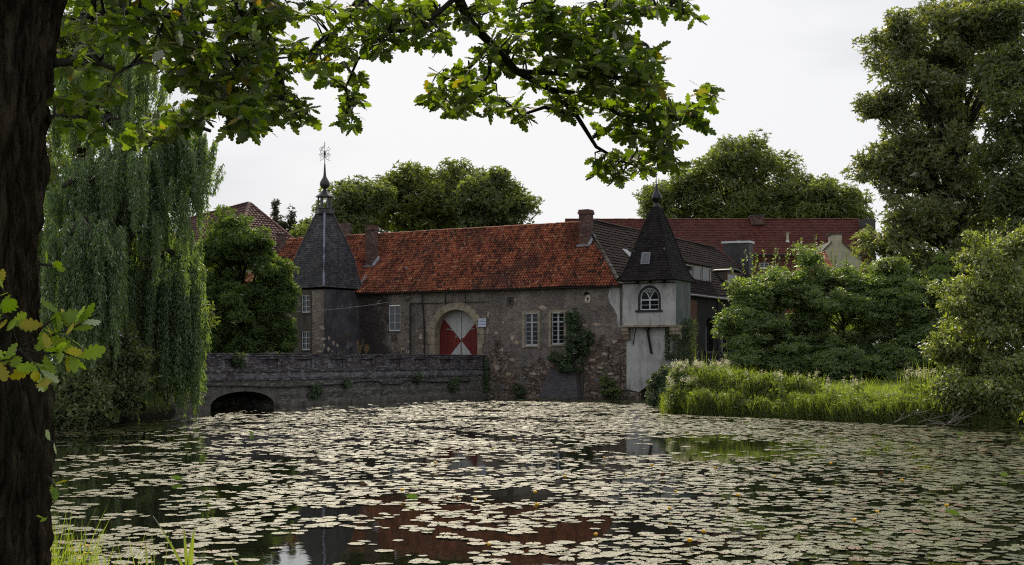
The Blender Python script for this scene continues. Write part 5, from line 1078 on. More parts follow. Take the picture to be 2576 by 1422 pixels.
# alder by the water on the right
tree('alder_bush', 'bright glossy leaved alder bush overhanging the water at the right bank', 'bush', [(2480, 690, 0, 85, 90), (2530, 640, 1, 70, 70), (2430, 760, -.5, 70, 60), (2480, 850, -.5, 110, 90), (2560, 800, 0, 80, 140), (2450, 950, -1, 70, 60), (2520, 985, -2, 90, 70), (2410, 985, -2, 45, 50), (2590, 980, -2, 60, 90), (2395, 880, 0, 30, 45)], 53, 2510, .6, M['alder'], .17, 760, 60, .42, (.12, .04), T=LEAFB, TF=LEAFBF, flat_=.6, ntgt=50, rmin=.2, rl=.05)
al = [o for o in scene.objects if o.name.startswith('alder_bush')][0]
shoots('', '', [(x, y+15, h, l) for x, y, h, l in [(2440, 610, 45, -.3), (2475, 600, 55, .05), (2500, 585, 55, 0), (2530, 575, 50, .15), (2560, 580, 45, .3), (2400, 650, 40, -.6), (2370, 720, 45, -1.2), (2360, 780, 35, -1.2), (2455, 620, 40, -.1)]], 53, M['alder'], .12, al)
# fallen bare branches at the alder's foot
m = MB(); T0 = [(2310, 1062, 2400, 1040, 2500, 1008), (2330, 1068, 2390, 1062, 2440, 1035), (2385, 1066, 2420, 1035, 2436, 960), (2300, 1040, 2330, 1036, 2365, 1052), (2345, 1066, 2410, 1070, 2470, 1062), (2400, 1072, 2430, 1050, 2460, 1045), (2250, 1062, 2290, 1045, 2330, 1042), (2370, 1072, 2450, 1040, 2490, 1020)]
for q in T0:
    pts = [W(q[i], q[i+1], 49.5+.3*i+rng.uniform(-.6, .6)) for i in (0, 2, 4)]; pts[0].z = max(pts[0].z, .02); m.tube(pts, [.022, .016, .007], 6)
    for _ in range(3): t = rng.uniform(.2, .9); s = pts[0].lerp(pts[1], t); m.tube([s, s+Vector((rng.uniform(-.6, .6), rng.uniform(-.5, .5), rng.uniform(0, .5)))], [.015, .006], 4)
tag(m.build('fallen_branch', M['twig']), 'bare grey dead branches lying half in the water below the alder', 'branch')

# shrub and seedlings on the gatehouse wall
def wallplant(name, label, blobs, mat, nclump, per, lsize, cr, stem, cat='shrub'):
    """blobs (px, py, out_m, rx_px, rz_px) on the facade"""
    bl = []
    for px, py, o_, rx_, rz_ in blobs:
        lx = FL(px, -o_); p = local(lx, -o_, FZ(px, py, -o_)); D = p.y; bl.append((p.x, p.y, p.z, rx_/F*D, min(.7, .6*rx_/F*D+.15), rz_/F*D))
    p0 = local(FL(stem[0], -.15), -.15, FZ(stem[0], stem[1], -.15)); root = empty(name, label, cat, p0); pos, out, off, cs = crown_points(bl, nclump, per, cr, .7, .2)
    leaves('foliage', pos-np.array(p0), out, lsize, mat, root, LEAF3, LEAF3F, .5)
    m = MB()
    for c in cs[::max(1, len(cs)//14)]: c = Vector(c)-p0; m.tube([(0, 0, 0), c*.5+Vector((0, 0, .1)), c], [.045, .03, .01], 5)
    m.build('stems', M['twigdark'], root); return root
wallplant('wall_shrub', 'dark leafy shrub growing out of the wall above the buttress beside the right window', [(1442, 800, .3, 15, 30), (1440, 838, .4, 20, 26), (1464, 855, .4, 24, 22), (1452, 885, .4, 24, 26), (1420, 908, .3, 30, 22), (1398, 905, .3, 14, 16), (1445, 925, .4, 22, 12)], M['ivy'], 170, 30, .22, .26, (1425, 935))
wallplant('wall_seedling', 'pale green seedling bush at the waterline right of the buttress', [(1530, 975, .3, 15, 20), (1545, 985, .3, 16, 12), (1520, 960, .3, 8, 10)], M['hornbeam'], 26, 32, .16, .2, (1535, 1000))
wallplant('wall_fern', 'small green plant at the waterline left of the buttress', [(1310, 985, .2, 8, 14), (1300, 978, .2, 5, 12)], M['ivy'], 14, 30, .15, .18, (1308, 998))
def ivy_box(name, label, lx0, lx1, ly0, ly1, z0, z1, n, size=.16, loc=None):
    root = empty(name, label, 'ivy', local((lx0+lx1)/2, (ly0+ly1)/2, z0)); b_ = np.array(root.location)
    a = rng.uniform(0, 1, (n, 3)); q = np.array([.5+.5*noise.noise(Vector((x*4*(lx1-lx0), y*3*(ly1-ly0)+2, z*1.3*(z1-z0)))) for x, y, z in a]); a = a[q > .42]
    p = np.array([local(lx0+(lx1-lx0)*x, ly0+(ly1-ly0)*y, z0+(z1-z0)*z) for x, y, z in a])
    out = rdir(len(p), (AX.x*.8-BY.x*.5, AX.y*.8-BY.y*.5, .1), .4); inst_mesh('ivy_leaves', LEAFB, LEAFBF, p-b_, rdir(len(p), (0, 0, -1), .5), out, size*rng.uniform(.6, 1.3, len(p)), M['ivy'], root)
    m = MB()
    for k in range(5): xa = rng.uniform(lx0, lx1); m.tube([local(xa, (ly0+ly1)/2, z0)-root.location, local(xa+rng.uniform(-.2, .2), (ly0+ly1)/2, z1-.3)-root.location], .02, 4)
    m.build('ivy_stem', M['twigdark'], root)
xr_ = x1
ivy_box('ivy', 'thick ivy curtain hanging beside the blue grey turret wall under the wing eaves', .05, 1.6, yb+.4, yb+2.6, 2.0, FZ(1760, 742, 5), 5200)
ivy_box('ivy', 'ivy clump bulging from the lower right side of the turret', xr_-.5, xr_+.55, .2, yb+.2, .6, FZ(1740, 800, 1), 3600)
ivy_box('ivy', 'ivy strand creeping over the right stone corbel of the turret', FL(1672, -.5), FL(1712, -.5), -.62, -.2, FZ(1690, 905, -.4), FZ(1690, 822, -.5), 1500, .13)
ivy_box('ivy', 'dark creeper hanging in the corner where the bridge meets the gatehouse', bx+.0, bx+.35, -.5, -.1, .3, 2.9, 700, .14)
for px, py, w, lab in ((600, 905, 24, 'ivy clump hanging over the bridge parapet above the arch'), (792, 985, 26, 'fern tuft growing from the bridge wall near the water right of the arch'), (1140, 968, 26, 'weedy tuft on the bridge wall near its right end'), (870, 965, 12, 'grassy tuft in the middle of the bridge wall'), (1050, 950, 16, 'small weed on the bridge wall below the gate')):
    yy_ = SY(px, bx+.1); zc = SZ(px, py, bx+.1); c = local(bx+.16, yy_, zc); D = c.y; root = empty('bridge_weed', lab, 'weed', c); n = int(w*16); r_ = w/F*D
    pos = rdir(n)*(rng.uniform(0, 1, n)**.5)[:, None]*np.array([.22, r_, r_*.75]); ca, sa = math.cos(-TH), math.sin(-TH); pos = np.column_stack([pos[:, 0]*ca-pos[:, 1]*sa, pos[:, 0]*sa+pos[:, 1]*ca, pos[:, 2]])
    inst_mesh('weed_leaves', WLEAF*np.array([1.6, 1, 1]), LEAF1F, pos, rdir(n, (.2, -.2, -.2), .6), rdir(n, (.3, -.6, .5), .5), rng.uniform(.15, .32, n), M['ivy'], root)
for px, s_, lab in ((905, 1.0, 'tall dry brown weed on the bridge parapet beside the slate tower'), (921, .7, 'short dry brown weed standing right of the taller one on the parapet')):
    b_ = local(bx-.2, SY(px, bx-.2), ZP+.0); root = empty('dry_weed', lab, 'weed', b_); m = MB(); pos = []
    for k in range(9):
        e = Vector((rng.uniform(-.22, .22), rng.uniform(-.1, .1), rng.uniform(.5, 1.0)*s_)); m.tube([(0, 0, 0), e*.6, e], [.008, .006, .003], 4); pos += [e*t+Vector(rng.normal(size=3)*.03) for t in np.linspace(.4, 1, 14)]
    m.build('stalk', M['reedplume'], root); pos = np.array(pos); inst_mesh('seed_head', LEAF1, LEAF1F, pos, rdir(len(pos), (0, 0, 1), .4), rdir(len(pos)), np.full(len(pos), .07), M['reedplume'], root)

# ------------------------------------------------------------------ right bank: lawn edge herbs, meadowsweet, reeds
shore = [(1668, 1010), (1690, 1034), (1760, 1042), (1860, 1046), (1980, 1052), (2100, 1058), (2200, 1062), (2300, 1066), (2400, 1070), (2560, 1080)]
def shore_pt(t):
    i = min(len(shore)-2, int(t*(len(shore)-1))); f_ = t*(len(shore)-1)-i; px = shore[i][0]*(1-f_)+shore[i+1][0]*f_; py = shore[i][1]*(1-f_)+shore[i+1][1]*f_; Y = H*F/(py-HY); return Vector(((px-CX)/F*Y, Y, 0))
def gz_at(x, y): return float(ground_h(np.array([[x, y]]))[0])
n = 70000; ts = rng.uniform(0, .97, n); S = np.array([shore_pt(t) for t in np.linspace(0, .97, 400)])
si = (ts/.97*399).astype(int); back = rng.uniform(-.7, 1.7, n)+.5*np.array([noise.noise(Vector((t_*23, 1.5, 2))) for t_ in ts]); dirb = np.array([.55, .83]); px_ = S[si, 0]+dirb[0]*back+rng.normal(0, .12, n); py_ = S[si, 1]+dirb[1]*back
hh = ground_h(np.column_stack([px_, py_])); tall = .50+.55*np.array([noise.noise(Vector((x*.8, y*.8, 3)))+.4*noise.noise(Vector((x*2.5, y*2.5, 6))) for x, y in zip(px_, py_)]); lowf = np.clip(1.1-back*.22, .3, 1)
zz_ = np.maximum(hh, 0)+rng.uniform(0, 1, n)**.8*(tall*lowf+.22)*1.25
pos = np.column_stack([px_, py_, zz_]); k1 = int(n*.62)
o = inst_mesh('bank_herbs', LEAF3, LEAF3F, pos[:k1], rdir(k1, (0, -.2, .35), .6), rdir(k1, (0, -.2, .7), .6), rng.uniform(.10, .26, k1), M['grass_dark'])
tag(o, 'tangled green herbs and low plants lining the right bank above the water', 'bank plants', kind='stuff')
gb = np.column_stack([px_[k1:], py_[k1:], np.maximum(hh[k1:], 0)-.03]); kb = len(gb); L_ = rng.uniform(.45, 1.15, kb)*(tall[k1:]+.25)*1.35*np.clip(1.2-back[k1:]*.15, .5, 1)
o = inst_mesh('bank_grass', BLADE, BLADEF, gb, rdir(kb, (0, 0, 2.6), .6), rdir(kb, (0, -1, 0), .7), np.column_stack([np.full(kb, .020), L_, L_]), M['grass'])
tag(o, 'long grass blades growing along the right bank', 'grass', kind='stuff')
n = 26000; X_ = rng.uniform(8.5, 44, n); Y_ = rng.uniform(56, 82, n); q = seg_sd(np.column_stack([X_, Y_]), LANDS[1][0]) > 2.2; X_, Y_ = X_[q], Y_[q]; n = len(X_); hz = ground_h(np.column_stack([X_, Y_]))
o = inst_mesh('lawn_grass', BLADE, BLADEF, np.column_stack([X_, Y_, hz]), rdir(n, (0, 0, 2), .7), rdir(n, (0, -1, 0), .7), np.column_stack([np.full(n, .03), np.full(n, .16), np.full(n, .16)]), M['grass'])
tag(o, 'mown lawn grass behind the bank', 'grass', kind='stuff')
def sweet(px0, px1, py0, py1, Y, n, name, label, hgt=1.3):
    c = W((px0+px1)/2, 0, Y); gzz = max(.2, gz_at(c.x, c.y)); root = empty(name, label, 'flowers', (c.x, c.y, gzz)); m = MB(); pf = []; pl_ = []
    for k in range(n):
        px = rng.uniform(px0, px1); tt = (px-px0)/(px1-px0); py = rng.uniform(py0, py0+(py1-py0)*(.25+.75*abs(tt-.4))); yy = Y+rng.uniform(-1.1, 1.1); e = W(px, py, yy)-root.location; b_ = Vector((e.x+rng.uniform(-.2, .2), e.y+rng.uniform(-.2, .2), 0))
        m.tube([b_, e*.5+b_*.5+Vector((0, 0, .05)), e], [.012, .009, .005], 4)
        for q in range(42): pf.append(e+Vector(rng.normal(size=3)*np.array([.05, .05, .085])))
        for q in range(26): s = rng.uniform(.05, .92); pl_.append(b_.lerp(e, s)+Vector(rng.normal(size=3)*.12))
    m.build('stalk', M['twigdark'], root); pf = np.array(pf); pl_ = np.array(pl_)
    inst_mesh('blossom', LEAF1*np.array([1.6, 1, 1]), LEAF1F, pf, rdir(len(pf), (0, 0, .4)), rdir(len(pf)), rng.uniform(.025, .06, len(pf)), M['cream_flower'], root)
    inst_mesh('leaves', LEAF3, LEAF3F, pl_, rdir(len(pl_), (0, 0, .4), .6), rdir(len(pl_), (0, -.2, .8), .6), rng.uniform(.12, .26, len(pl_)), M['grass_dark'], root)
sweet(1690, 1835, 908, 975, 66, 90, 'meadowsweet_clump', 'large clump of cream flowering meadowsweet at the corner of the bank by the turret')
sweet(1680, 1760, 950, 1000, 64.5, 30, 'meadowsweet_clump', 'lower meadowsweet stems with few cream flowers nearest the water by the turret')
sweet(1835, 1935, 940, 975, 63, 22, 'meadowsweet_clump', 'loose row of cream flowering stems right of the large meadowsweet clump')
sweet(1940, 2060, 938, 985, 60, 12, 'meadowsweet_clump', 'few cream flower stems above the middle of the bank')
sweet(2080, 2200, 955, 985, 58, 8, 'meadowsweet_clump', 'scattered cream flower stems before the lawn right of the middle')
sweet(2270, 2360, 930, 990, 56, 22, 'meadowsweet_clump', 'cream flowering stems close to the alder bush')
def reeds(px, pt, pb, Y, n, spread, label, W_=.032):
    b = W(px, pb, Y); root = empty('reed_tuft', label, 'reeds', b); L_ = (pb-pt)/F*Y; k = n
    pos = np.column_stack([rng.uniform(-spread, spread, k), rng.uniform(-.3, .3, k), np.zeros(k)]); d = rdir(k, (0, 0, 2.2), .75); d[:, 0] += pos[:, 0]*.9
    l_ = L_*rng.uniform(.5, 1.05, k); inst_mesh('reed_leaves', BLADE, BLADEF, pos, d, rdir(k, (0, -1, 0), .8), np.column_stack([np.full(k, W_), l_, l_]), M['grass'], root)
for i, (px, pt, Y, n, sp, lab) in enumerate([(1838, 908, 65, 40, .5, 'tall reed tuft right behind the cream meadowsweet'), (1775, 870, 68, 30, .4, 'reed tuft rising behind the meadowsweet top by the wing wall'), (1905, 925, 62, 22, .4, 'thin reed tuft left of the lawn'), (2000, 925, 61, 26, .4, 'reed tuft left of the middle of the lawn'), (2050, 930, 60, 22, .35, 'small reed tuft at the middle of the lawn'), (2110, 945, 59, 18, .3, 'low reed tuft right of the middle of the lawn'), (2165, 935, 58, 26, .4, 'wide reed tuft before the middle hornbeam bush'), (2215, 935, 58, 20, .35, 'slim reed tuft between lawn and right hornbeam bush'), (2265, 930, 57, 24, .4, 'reed tuft in front of the right hornbeam bush'), (2330, 890, 56, 60, .6, 'tallest reed tuft leaning at the left of the alder bush'), (2370, 915, 55, 36, .5, 'reed tuft against the left side of the alder bush')]):
    reeds(px, pt, 1000 if px > 1850 else 985, Y, n, sp, lab)
bush('bank_shrub', 'dark green shrub beside the turret arch at the left end of the right bank', [(1668, 965, 0, 22, 40), (1650, 985, 0, 18, 30), (1680, 990, -.5, 20, 30)], 72, 1668, .5, M['ivy'], .2, 70, 50, .35)

# ------------------------------------------------------------------ willow on the left
WB = Vector(((325-CX)/F*57, 57, 1.0)); WR = empty('weeping_willow', 'large weeping willow with long hanging curtains of leaves over the left bank', 'tree', WB)
m = MB()
def wpt(px, py, Y): return W(px, py, Y)-WB
trk = [wpt(330, 1060, 57), wpt(335, 900, 57), wpt(325, 700, 57), wpt(318, 520, 57), wpt(312, 400, 57.5), wpt(300, 260, 58), wpt(315, 130, 58)]
trk[0].z = -.6
m.tube(trk, [.62, .52, .45, .40, .32, .24, .12], 10)
LIMB = [[(318, 560, 57), (260, 470, 55), (205, 440, 53.5), (160, 470, 52.5)], [(318, 560, 57), (390, 480, 57), (450, 440, 58), (495, 470, 59)], [(322, 680, 57), (380, 640, 57), (430, 634, 57.5), (475, 660, 58), (492, 700, 58)],
        [(312, 400, 57.5), (380, 330, 57), (450, 300, 57), (530, 330, 58)], [(300, 260, 58), (360, 180, 58), (430, 160, 58), (480, 200, 58)], [(305, 330, 58), (240, 260, 57), (180, 260, 56), (140, 300, 55)], [(315, 130, 58), (350, 60, 58), (400, 30, 58)], [(318, 600, 57), (230, 560, 54), (200, 560, 52), (180, 590, 51)], [(325, 700, 57), (280, 640, 54), (250, 640, 52)], [(300, 260, 58), (250, 140, 58), (200, 90, 58)], [(312, 400, 57.5), (330, 345, 54), (300, 345, 53)], [(312, 400, 57.5), (300, 470, 61), (350, 480, 64)]]
for lb in LIMB: pts = [wpt(*q) for q in lb]; n = len(pts); m.tube(pts, [.2*(1-i/n)+.03 for i in range(n)], 7)
m.build('trunk', M['bark'], WR, True)
m = MB()
for k in range(7): s = wpt(206, 545, 52.2); e = wpt(206+(k-3)*13, 600+abs(k-3)*6, 51.8); m.tube([s, s.lerp(e, .4)+Vector((0, 0, .15)), e], [.03, .02, .008], 4)
m.build('bare_twigs', M['twig'], WR)
# curtains: (px0, px1, ytop at px0, ytop at px1, ybottom0, ybottom1, Y, dY, strands)
CUR = [(118, 375, 420, 350, 620, 700, 54.5, 1.6, 330), (118, 330, 560, 540, 900, 960, 52.0, 1.2, 330), (140, 300, 600, 560, 930, 800, 51.2, .8, 150), (250, 400, 350, 440, 780, 850, 55.5, 1.4, 200), (370, 520, 240, 340, 560, 620, 58, 1.8, 230), (150, 380, 100, 120, 340, 420, 58, 2.2, 300), (380, 520, 120, 320, 300, 460, 58.5, 1.8, 120),
       (330, 505, 640, 655, 1050, 1055, 56.5, 1.4, 380), (440, 515, 655, 720, 1055, 1055, 57.2, .9, 190), (380, 512, 520, 620, 760, 820, 58.5, 1.2, 170), (120, 330, 200, 160, 420, 430, 60, 2, 160), (470, 532, 440, 455, 540, 560, 58.5, .8, 30), (200, 330, 700, 700, 1020, 1040, 54.8, 1.2, 150), (120, 515, 500, 560, 1040, 1050, 62, 1.5, 420), (505, 560, 330, 345, 370, 380, 58, .6, 16), (360, 470, 330, 420, 600, 700, 56, 1.2, 120)]
pos = []; dd = []; sz = []; sm = MB()
for (a, b, ya, yb_, za, zb_, Y, dY, ns_) in CUR:
    nb = max(4, int(ns_/6.2))
    for kb in range(nb):
        t = rng.uniform(); pxc = a+(b-a)*t; topc = ya+(yb_-ya)*t+rng.uniform(-25, 55)+45*abs(t-.5)**2*4; Yb = Y+rng.uniform(-dY, dY)
        botc = za+(zb_-za)*t-rng.uniform(0, 1)**1.7*(za-ya)*.6+40*noise.noise(Vector((pxc*.05, Y*3, 9.1)))
        if botc < topc+40: botc = topc+40+rng.uniform(0, 50)
        wb = rng.uniform(5, 13); lean = rng.normal(0, 9)
        for k in range(rng.integers(8, 16)):
            o_ = rng.normal(0, 1); px = pxc+o_*wb*.5; top = topc+6*o_*o_+rng.uniform(-8, 12); bot = min(topc+(botc-topc)*(1-.16*abs(o_))+rng.uniform(-.22, .05)*(botc-topc), 1062)
            if bot < top+20: continue
            yy = Yb+rng.normal(0, .16); s = wpt(px, top, yy); e = wpt(px+lean+o_*2.5, bot, yy-.1); L_ = s.z-e.z
            nl = int(L_/.048); tt = np.sort(rng.uniform(0, 1, nl)); sw = np.array([noise.noise(Vector((pxc, q*L_*.4, Y))) for q in tt])*.14
            base_ = np.outer(1-tt, np.array(s))+np.outer(tt, np.array(e)); base_[:, 0] += sw+rng.normal(0, .025, nl); base_[:, 1] -= .25*np.sin(np.minimum(tt*3, 1)*math.pi/2)
            pos.append(base_); dd.append(rdir(nl, (0, 0, -1.4), .6)); sz.append(rng.uniform(.13, .25, nl))
            if k % 4 == 0: sm.tube([s, s.lerp(e, .35)+Vector((0, -.2, 0)), e+Vector((0, -.25, 0))], [.010, .007, .004], 3, False)
pos = np.concatenate(pos); dd = np.concatenate(dd); sz = np.concatenate(sz); print('willow leaves', len(pos))
inst_mesh('foliage', WLEAF, LEAF1F, pos, dd, rdir(len(pos), (0, -.5, .2)), np.column_stack([sz*1.35, sz, sz]), M['willow'], WR)
sm.build('hanging_shoots', M['twigdark'], WR)
bush('elder_bush', 'dark bluish green shrub at the water below the left side of the willow', [(190, 1030, 0, 62, 50), (160, 985, 1, 45, 45), (240, 1000, 0.5, 45, 50), (215, 950, 1, 30, 30)], 50.5, 200, .4, M['greenfar'], .2, 210, 50, .36, T=LEAFB, TF=LEAFBF)
bush('dogwood_bush', 'slender shrub with grey green leaves standing inside the willow curtain', [(310, 900, 0, 40, 45), (330, 950, 0, 45, 40), (300, 990, 0, 40, 40), (320, 850, 0, 14, 30), (355, 900, 0, 25, 22)], 52.8, 320, .6, M['greenfar'], .2, 130, 46, .34, T=LEAFB, TF=LEAFBF)
tree('poplar_tree', 'dark leafy tree closing the view behind the willow at the far left', 'tree', [(410, 900, -6, 55, 120), (280, 930, -4, 110, 110), (200, 700, 0, 130, 180), (330, 760, 0, 120, 170), (130, 560, 0, 90, 160), (420, 830, -1, 90, 120), (80, 800, 0, 120, 160)], 70, 210, 1.6, M['greenfar'], .45, 430, 40, .9, (.4, .15), ntgt=12)
tree('chestnut_tree', 'bright green tree top showing through between oak trunk and willow', 'tree', [(230, 180, 0, 110, 110), (160, 320, 0, 80, 110), (290, 60, 0, 110, 80), (100, 150, 0, 100, 130)], 80, 200, 1.6, M['limefar'], .45, 300, 30, .95, (.4, .15), ntgt=20, rmin=.3)

# ------------------------------------------------------------------ near oak: trunk at the left edge, branches overhead
OB = Vector((-2.30, 5.2, .9)); OR_ = empty('oak_tree', 'old oak in the foreground with dark furrowed trunk and leafy boughs overhanging the view', 'tree', OB)
edge = [(-40, 175), (60, 154), (180, 148), (330, 138), (480, 124), (620, 113), (760, 106), (880, 112), (980, 124), (1080, 129), (1250, 130), (1500, 133), (1800, 150)]
nz_, na_ = 330, 300; V = []; Yt = 5.2
eys = np.array([e[0] for e in edge], float); exs = np.array([e[1] for e in edge], float)
for i in range(nz_):
    z = .4+(11.5-.4)*i/(nz_-1); py = HY+(H-z)/Yt*F; ex_ = float(np.interp(py, eys, exs)) if py > -40 else 175+(-40-py)*.06
    xr2 = (ex_-CX)/F*Yt; rad_ = .43+.02*math.sin(z)-.012*max(0, z-3)+(.22*math.exp(-(z-.4)*1.6)); cxx = xr2-rad_*1.06-.035
    for k in range(na_):
        a = 2*math.pi*k/na_; ca, sa = math.cos(a), math.sin(a)
        wx = .35*noise.noise(Vector((ca*3, sa*3, z*1.5))); f1 = noise.noise(Vector((ca*11+wx, sa*11+wx, z*1.3)))+.6*noise.noise(Vector((ca*21, sa*21, z*2.9+5)))+.35*noise.noise(Vector((ca*30, sa*30, z*9)))
        rr = rad_+.048*(abs(f1)**.8)*2.0-.040+.035*noise.noise(Vector((ca*1.2, sa*1.2, z*.5+8))); V.append((cxx+rr*ca-OB.x, Yt+rr*sa-OB.y, z-OB.z))
me = bpy.data.meshes.new('trunk'); me.from_pydata(V, [], [(i*na_+k, i*na_+(k+1) % na_, (i+1)*na_+(k+1) % na_, (i+1)*na_+k) for i in range(nz_-1) for k in range(na_)]); link('trunk', me, OR_, M['oakbark'], True)
half_ = [(0, 0), (.035, .10), (.10, .17), (.085, .23), (.19, .31), (.20, .37), (.13, .42), (.25, .50), (.27, .58), (.17, .62), (.24, .72), (.23, .79), (.13, .82), (.13, .92), (.06, .99), (0, 1.0)]
OAKV = [(x, y, .18*x+.10*y*y) for x, y in half_]+[(-x, y, .18*x+.10*y*y) for x, y in half_[1:-1]]
nh = len(half_); OAKF = [tuple(range(nh)), tuple([0]+[nh-1]+list(range(2*nh-3, nh-1, -1)))]
OAKV = np.array(OAKV)
def op(px, py, Y): return W(px, py, Y)-OB
bm_ = MB()
crot = op(40, -900, 5.3)
BRA = [ # polylines px,py,Y
 [(1090, -260, 8.2), (1150, -10, 8.6), (1185, 60, 8.8), (1235, 110, 9), (1300, 180, 9.2), (1385, 225, 9.4), (1450, 290, 9.6), (1500, 370, 9.7), (1560, 405, 9.8), (1640, 430, 9.9)],
 [(1385, 225, 9.4), (1480, 240, 9.5), (1560, 290, 9.5), (1640, 300, 9.4), (1720, 290, 9.3), (1790, 240, 9.2)],
 [(1300, 180, 9.2), (1400, 185, 9.0), (1500, 200, 8.9), (1600, 190, 8.8), (1660, 160, 8.8)],
 [(1150, -10, 8.6), (1060, 70, 8.6), (980, 80, 8.7), (900, 150, 8.8), (870, 220, 8.9), (880, 290, 8.9)],
 [(1090, -260, 8.2), (950, -60, 8.3), (860, 60, 8.5), (800, 110, 8.6), (770, 140, 8.7)],
 [(1235, 110, 9), (1180, 170, 9), (1120, 200, 9), (1090, 240, 9)], [(1235, 110, 9), (1230, 190, 9.1), (1180, 250, 9.1)],
 [(1450, 290, 9.6), (1370, 270, 9.5), (1310, 290, 9.4), (1290, 270, 9.4)],
 [(700, -200, 7.6), (620, -40, 7.8), (660, 80, 8), (700, 170, 8.1), (720, 250, 8.2), (790, 300, 8.3)],
 [(560, -150, 7.2), (600, 0, 7.4), (640, 120, 7.6), (560, 220, 7.7), (500, 260, 7.7), (430, 330, 7.6), (370, 370, 7.5)],
 [(420, -200, 6.8), (480, -20, 7), (500, 100, 7.1), (520, 200, 7.2), (600, 300, 7.4)],
 [(240, 40, 6.2), (330, 30, 6.4), (400, 40, 6.5), (480, 30, 6.8)], [(135, 160, 5.4), (230, 150, 5.8), (300, 180, 6.2), (340, 160, 6.4)], [(125, 300, 5.4), (180, 300, 5.7), (240, 290, 6), (300, 300, 6.2)],
 [(1500, -260, 8.8), (1560, -60, 9), (1600, 40, 9.1), (1650, 20, 9.2), (1730, 15, 9.3)], [(1560, -60, 9), (1500, 60, 9), (1480, 130, 9.1)], [(1300, -200, 8.6), (1340, -20, 8.8), (1400, 80, 9), (1500, 140, 9)],
 [(1640, 300, 9.4), (1660, 350, 9.5), (1690, 400, 9.6)], [(850, -200, 8), (700, -60, 8), (620, 40, 8.1), (500, 60, 8)],
 [(1600, 190, 8.8), (1640, 130, 8.8), (1625, 110, 8.8)]]
for br_ in BRA:
    pts = [op(*q) for q in br_]; n = len(pts); r0_ = .036 if br_[0][1] < -100 else .020
    if br_ is BRA[0]: r0_ = .042
    bm_.tube(pts, [max(.005, r0_*(1-i/n)**.9) for i in range(n)], 7)
for s in (BRA[0][0], BRA[4][0], BRA[8][0], BRA[9][0], BRA[10][0], BRA[14][0], BRA[16][0], BRA[18][0]):
    e = op(*s); st = Vector((.05, 0, 6.6+.25*(s[0] % 7)/7)); mid = st.lerp(e, .5)+Vector((0, 0, .7)); bm_.tube([st, st.lerp(mid, .5)+Vector((0, 0, .25)), mid, mid.lerp(e, .5)+Vector((0, 0, .1)), e], [.15, .11, .08, .055, .034], 8)
bpts = []
for br_ in BRA:
    for i in range(len(br_)-1):
        A_, B_ = np.array(br_[i], float), np.array(br_[i+1], float)
        for t in np.linspace(0, 1, 5)[:-1]: bpts.append(A_+(B_-A_)*t)
bpts = np.array(bpts)
# leaf masses: (px, py, rx, ry, twigs)
MASS = [(240, 60, 110, 70, 26), (380, 60, 110, 80, 30), (520, 70, 110, 90, 44), (640, 60, 90, 90, 40), (200, 150, 60, 50, 10), (190, 270, 65, 50, 16), (270, 230, 25, 30, 3), (250, 325, 30, 20, 4), (420, 130, 60, 60, 14), (470, 220, 80, 70, 26), (560, 200, 90, 90, 36), (640, 240, 75, 75, 34), (620, 310, 60, 35, 16), (700, 290, 45, 35, 12), (765, 290, 30, 25, 7), (400, 325, 55, 35, 12), (355, 355, 22, 22, 4), (480, 300, 45, 30, 9), (700, 200, 35, 45, 10), (660, 130, 40, 50, 12), (740, 250, 22, 28, 4),
        (780, 20, 60, 20, 9), (750, 120, 40, 24, 8), (795, 160, 45, 32, 10), (845, 110, 40, 35, 10), (850, 190, 30, 40, 8), (890, 250, 24, 35, 7), (905, 200, 24, 24, 5), (880, 300, 26, 22, 6), (890, 60, 40, 50, 12), (950, 100, 55, 40, 14), (1000, 60, 70, 55, 20), (960, 20, 60, 30, 12), (1080, 30, 70, 40, 17), (1050, 100, 45, 20, 6), (1120, 80, 45, 35, 8),
        (1200, 30, 70, 45, 18), (1140, 190, 45, 30, 10), (1100, 240, 42, 32, 12), (1150, 265, 40, 26, 10), (1200, 210, 45, 50, 13), (1250, 260, 25, 25, 5), (1240, 150, 45, 40, 9), (1300, 120, 70, 60, 18), (1330, 40, 90, 60, 28), (1290, 265, 30, 22, 6), (1310, 295, 22, 14, 3), (1400, 80, 90, 80, 34), (1480, 70, 90, 80, 40), (1540, 110, 70, 70, 32), (1450, 170, 90, 50, 28), (1560, 180, 75, 50, 26), (1370, 200, 50, 40, 10), (1420, 260, 50, 35, 12), (1500, 250, 75, 50, 24), (1580, 250, 70, 50, 24), (1600, 170, 40, 45, 12), (1630, 140, 30, 35, 7), (1640, 220, 40, 40, 12), (1650, 280, 50, 38, 14), (1560, 320, 60, 40, 16), (1620, 340, 50, 35, 12), (1700, 300, 32, 26, 8), (1740, 270, 38, 28, 9), (1790, 230, 34, 22, 7), (1760, 320, 18, 18, 3),
        (1640, 385, 45, 28, 9), (1560, 400, 50, 22, 9), (1500, 420, 34, 22, 7), (1600, 425, 45, 18, 7), (1670, 400, 30, 32, 7), (1700, 420, 18, 22, 4), (1560, 445, 30, 10, 3), (1690, 350, 28, 20, 4),
        (1620, 20, 50, 26, 10), (1690, 15, 50, 22, 9), (1740, 30, 24, 24, 5), (1560, 20, 50, 40, 12), (700, 20, 40, 30, 7), (300, -70, 200, 60, 50), (650, -80, 200, 60, 60), (1000, -80, 180, 55, 36), (1350, -80, 200, 60, 60), (1650, -70, 130, 50, 20)]
lp, ldir, lnr, lsz = [], [], [], []
tw = MB()
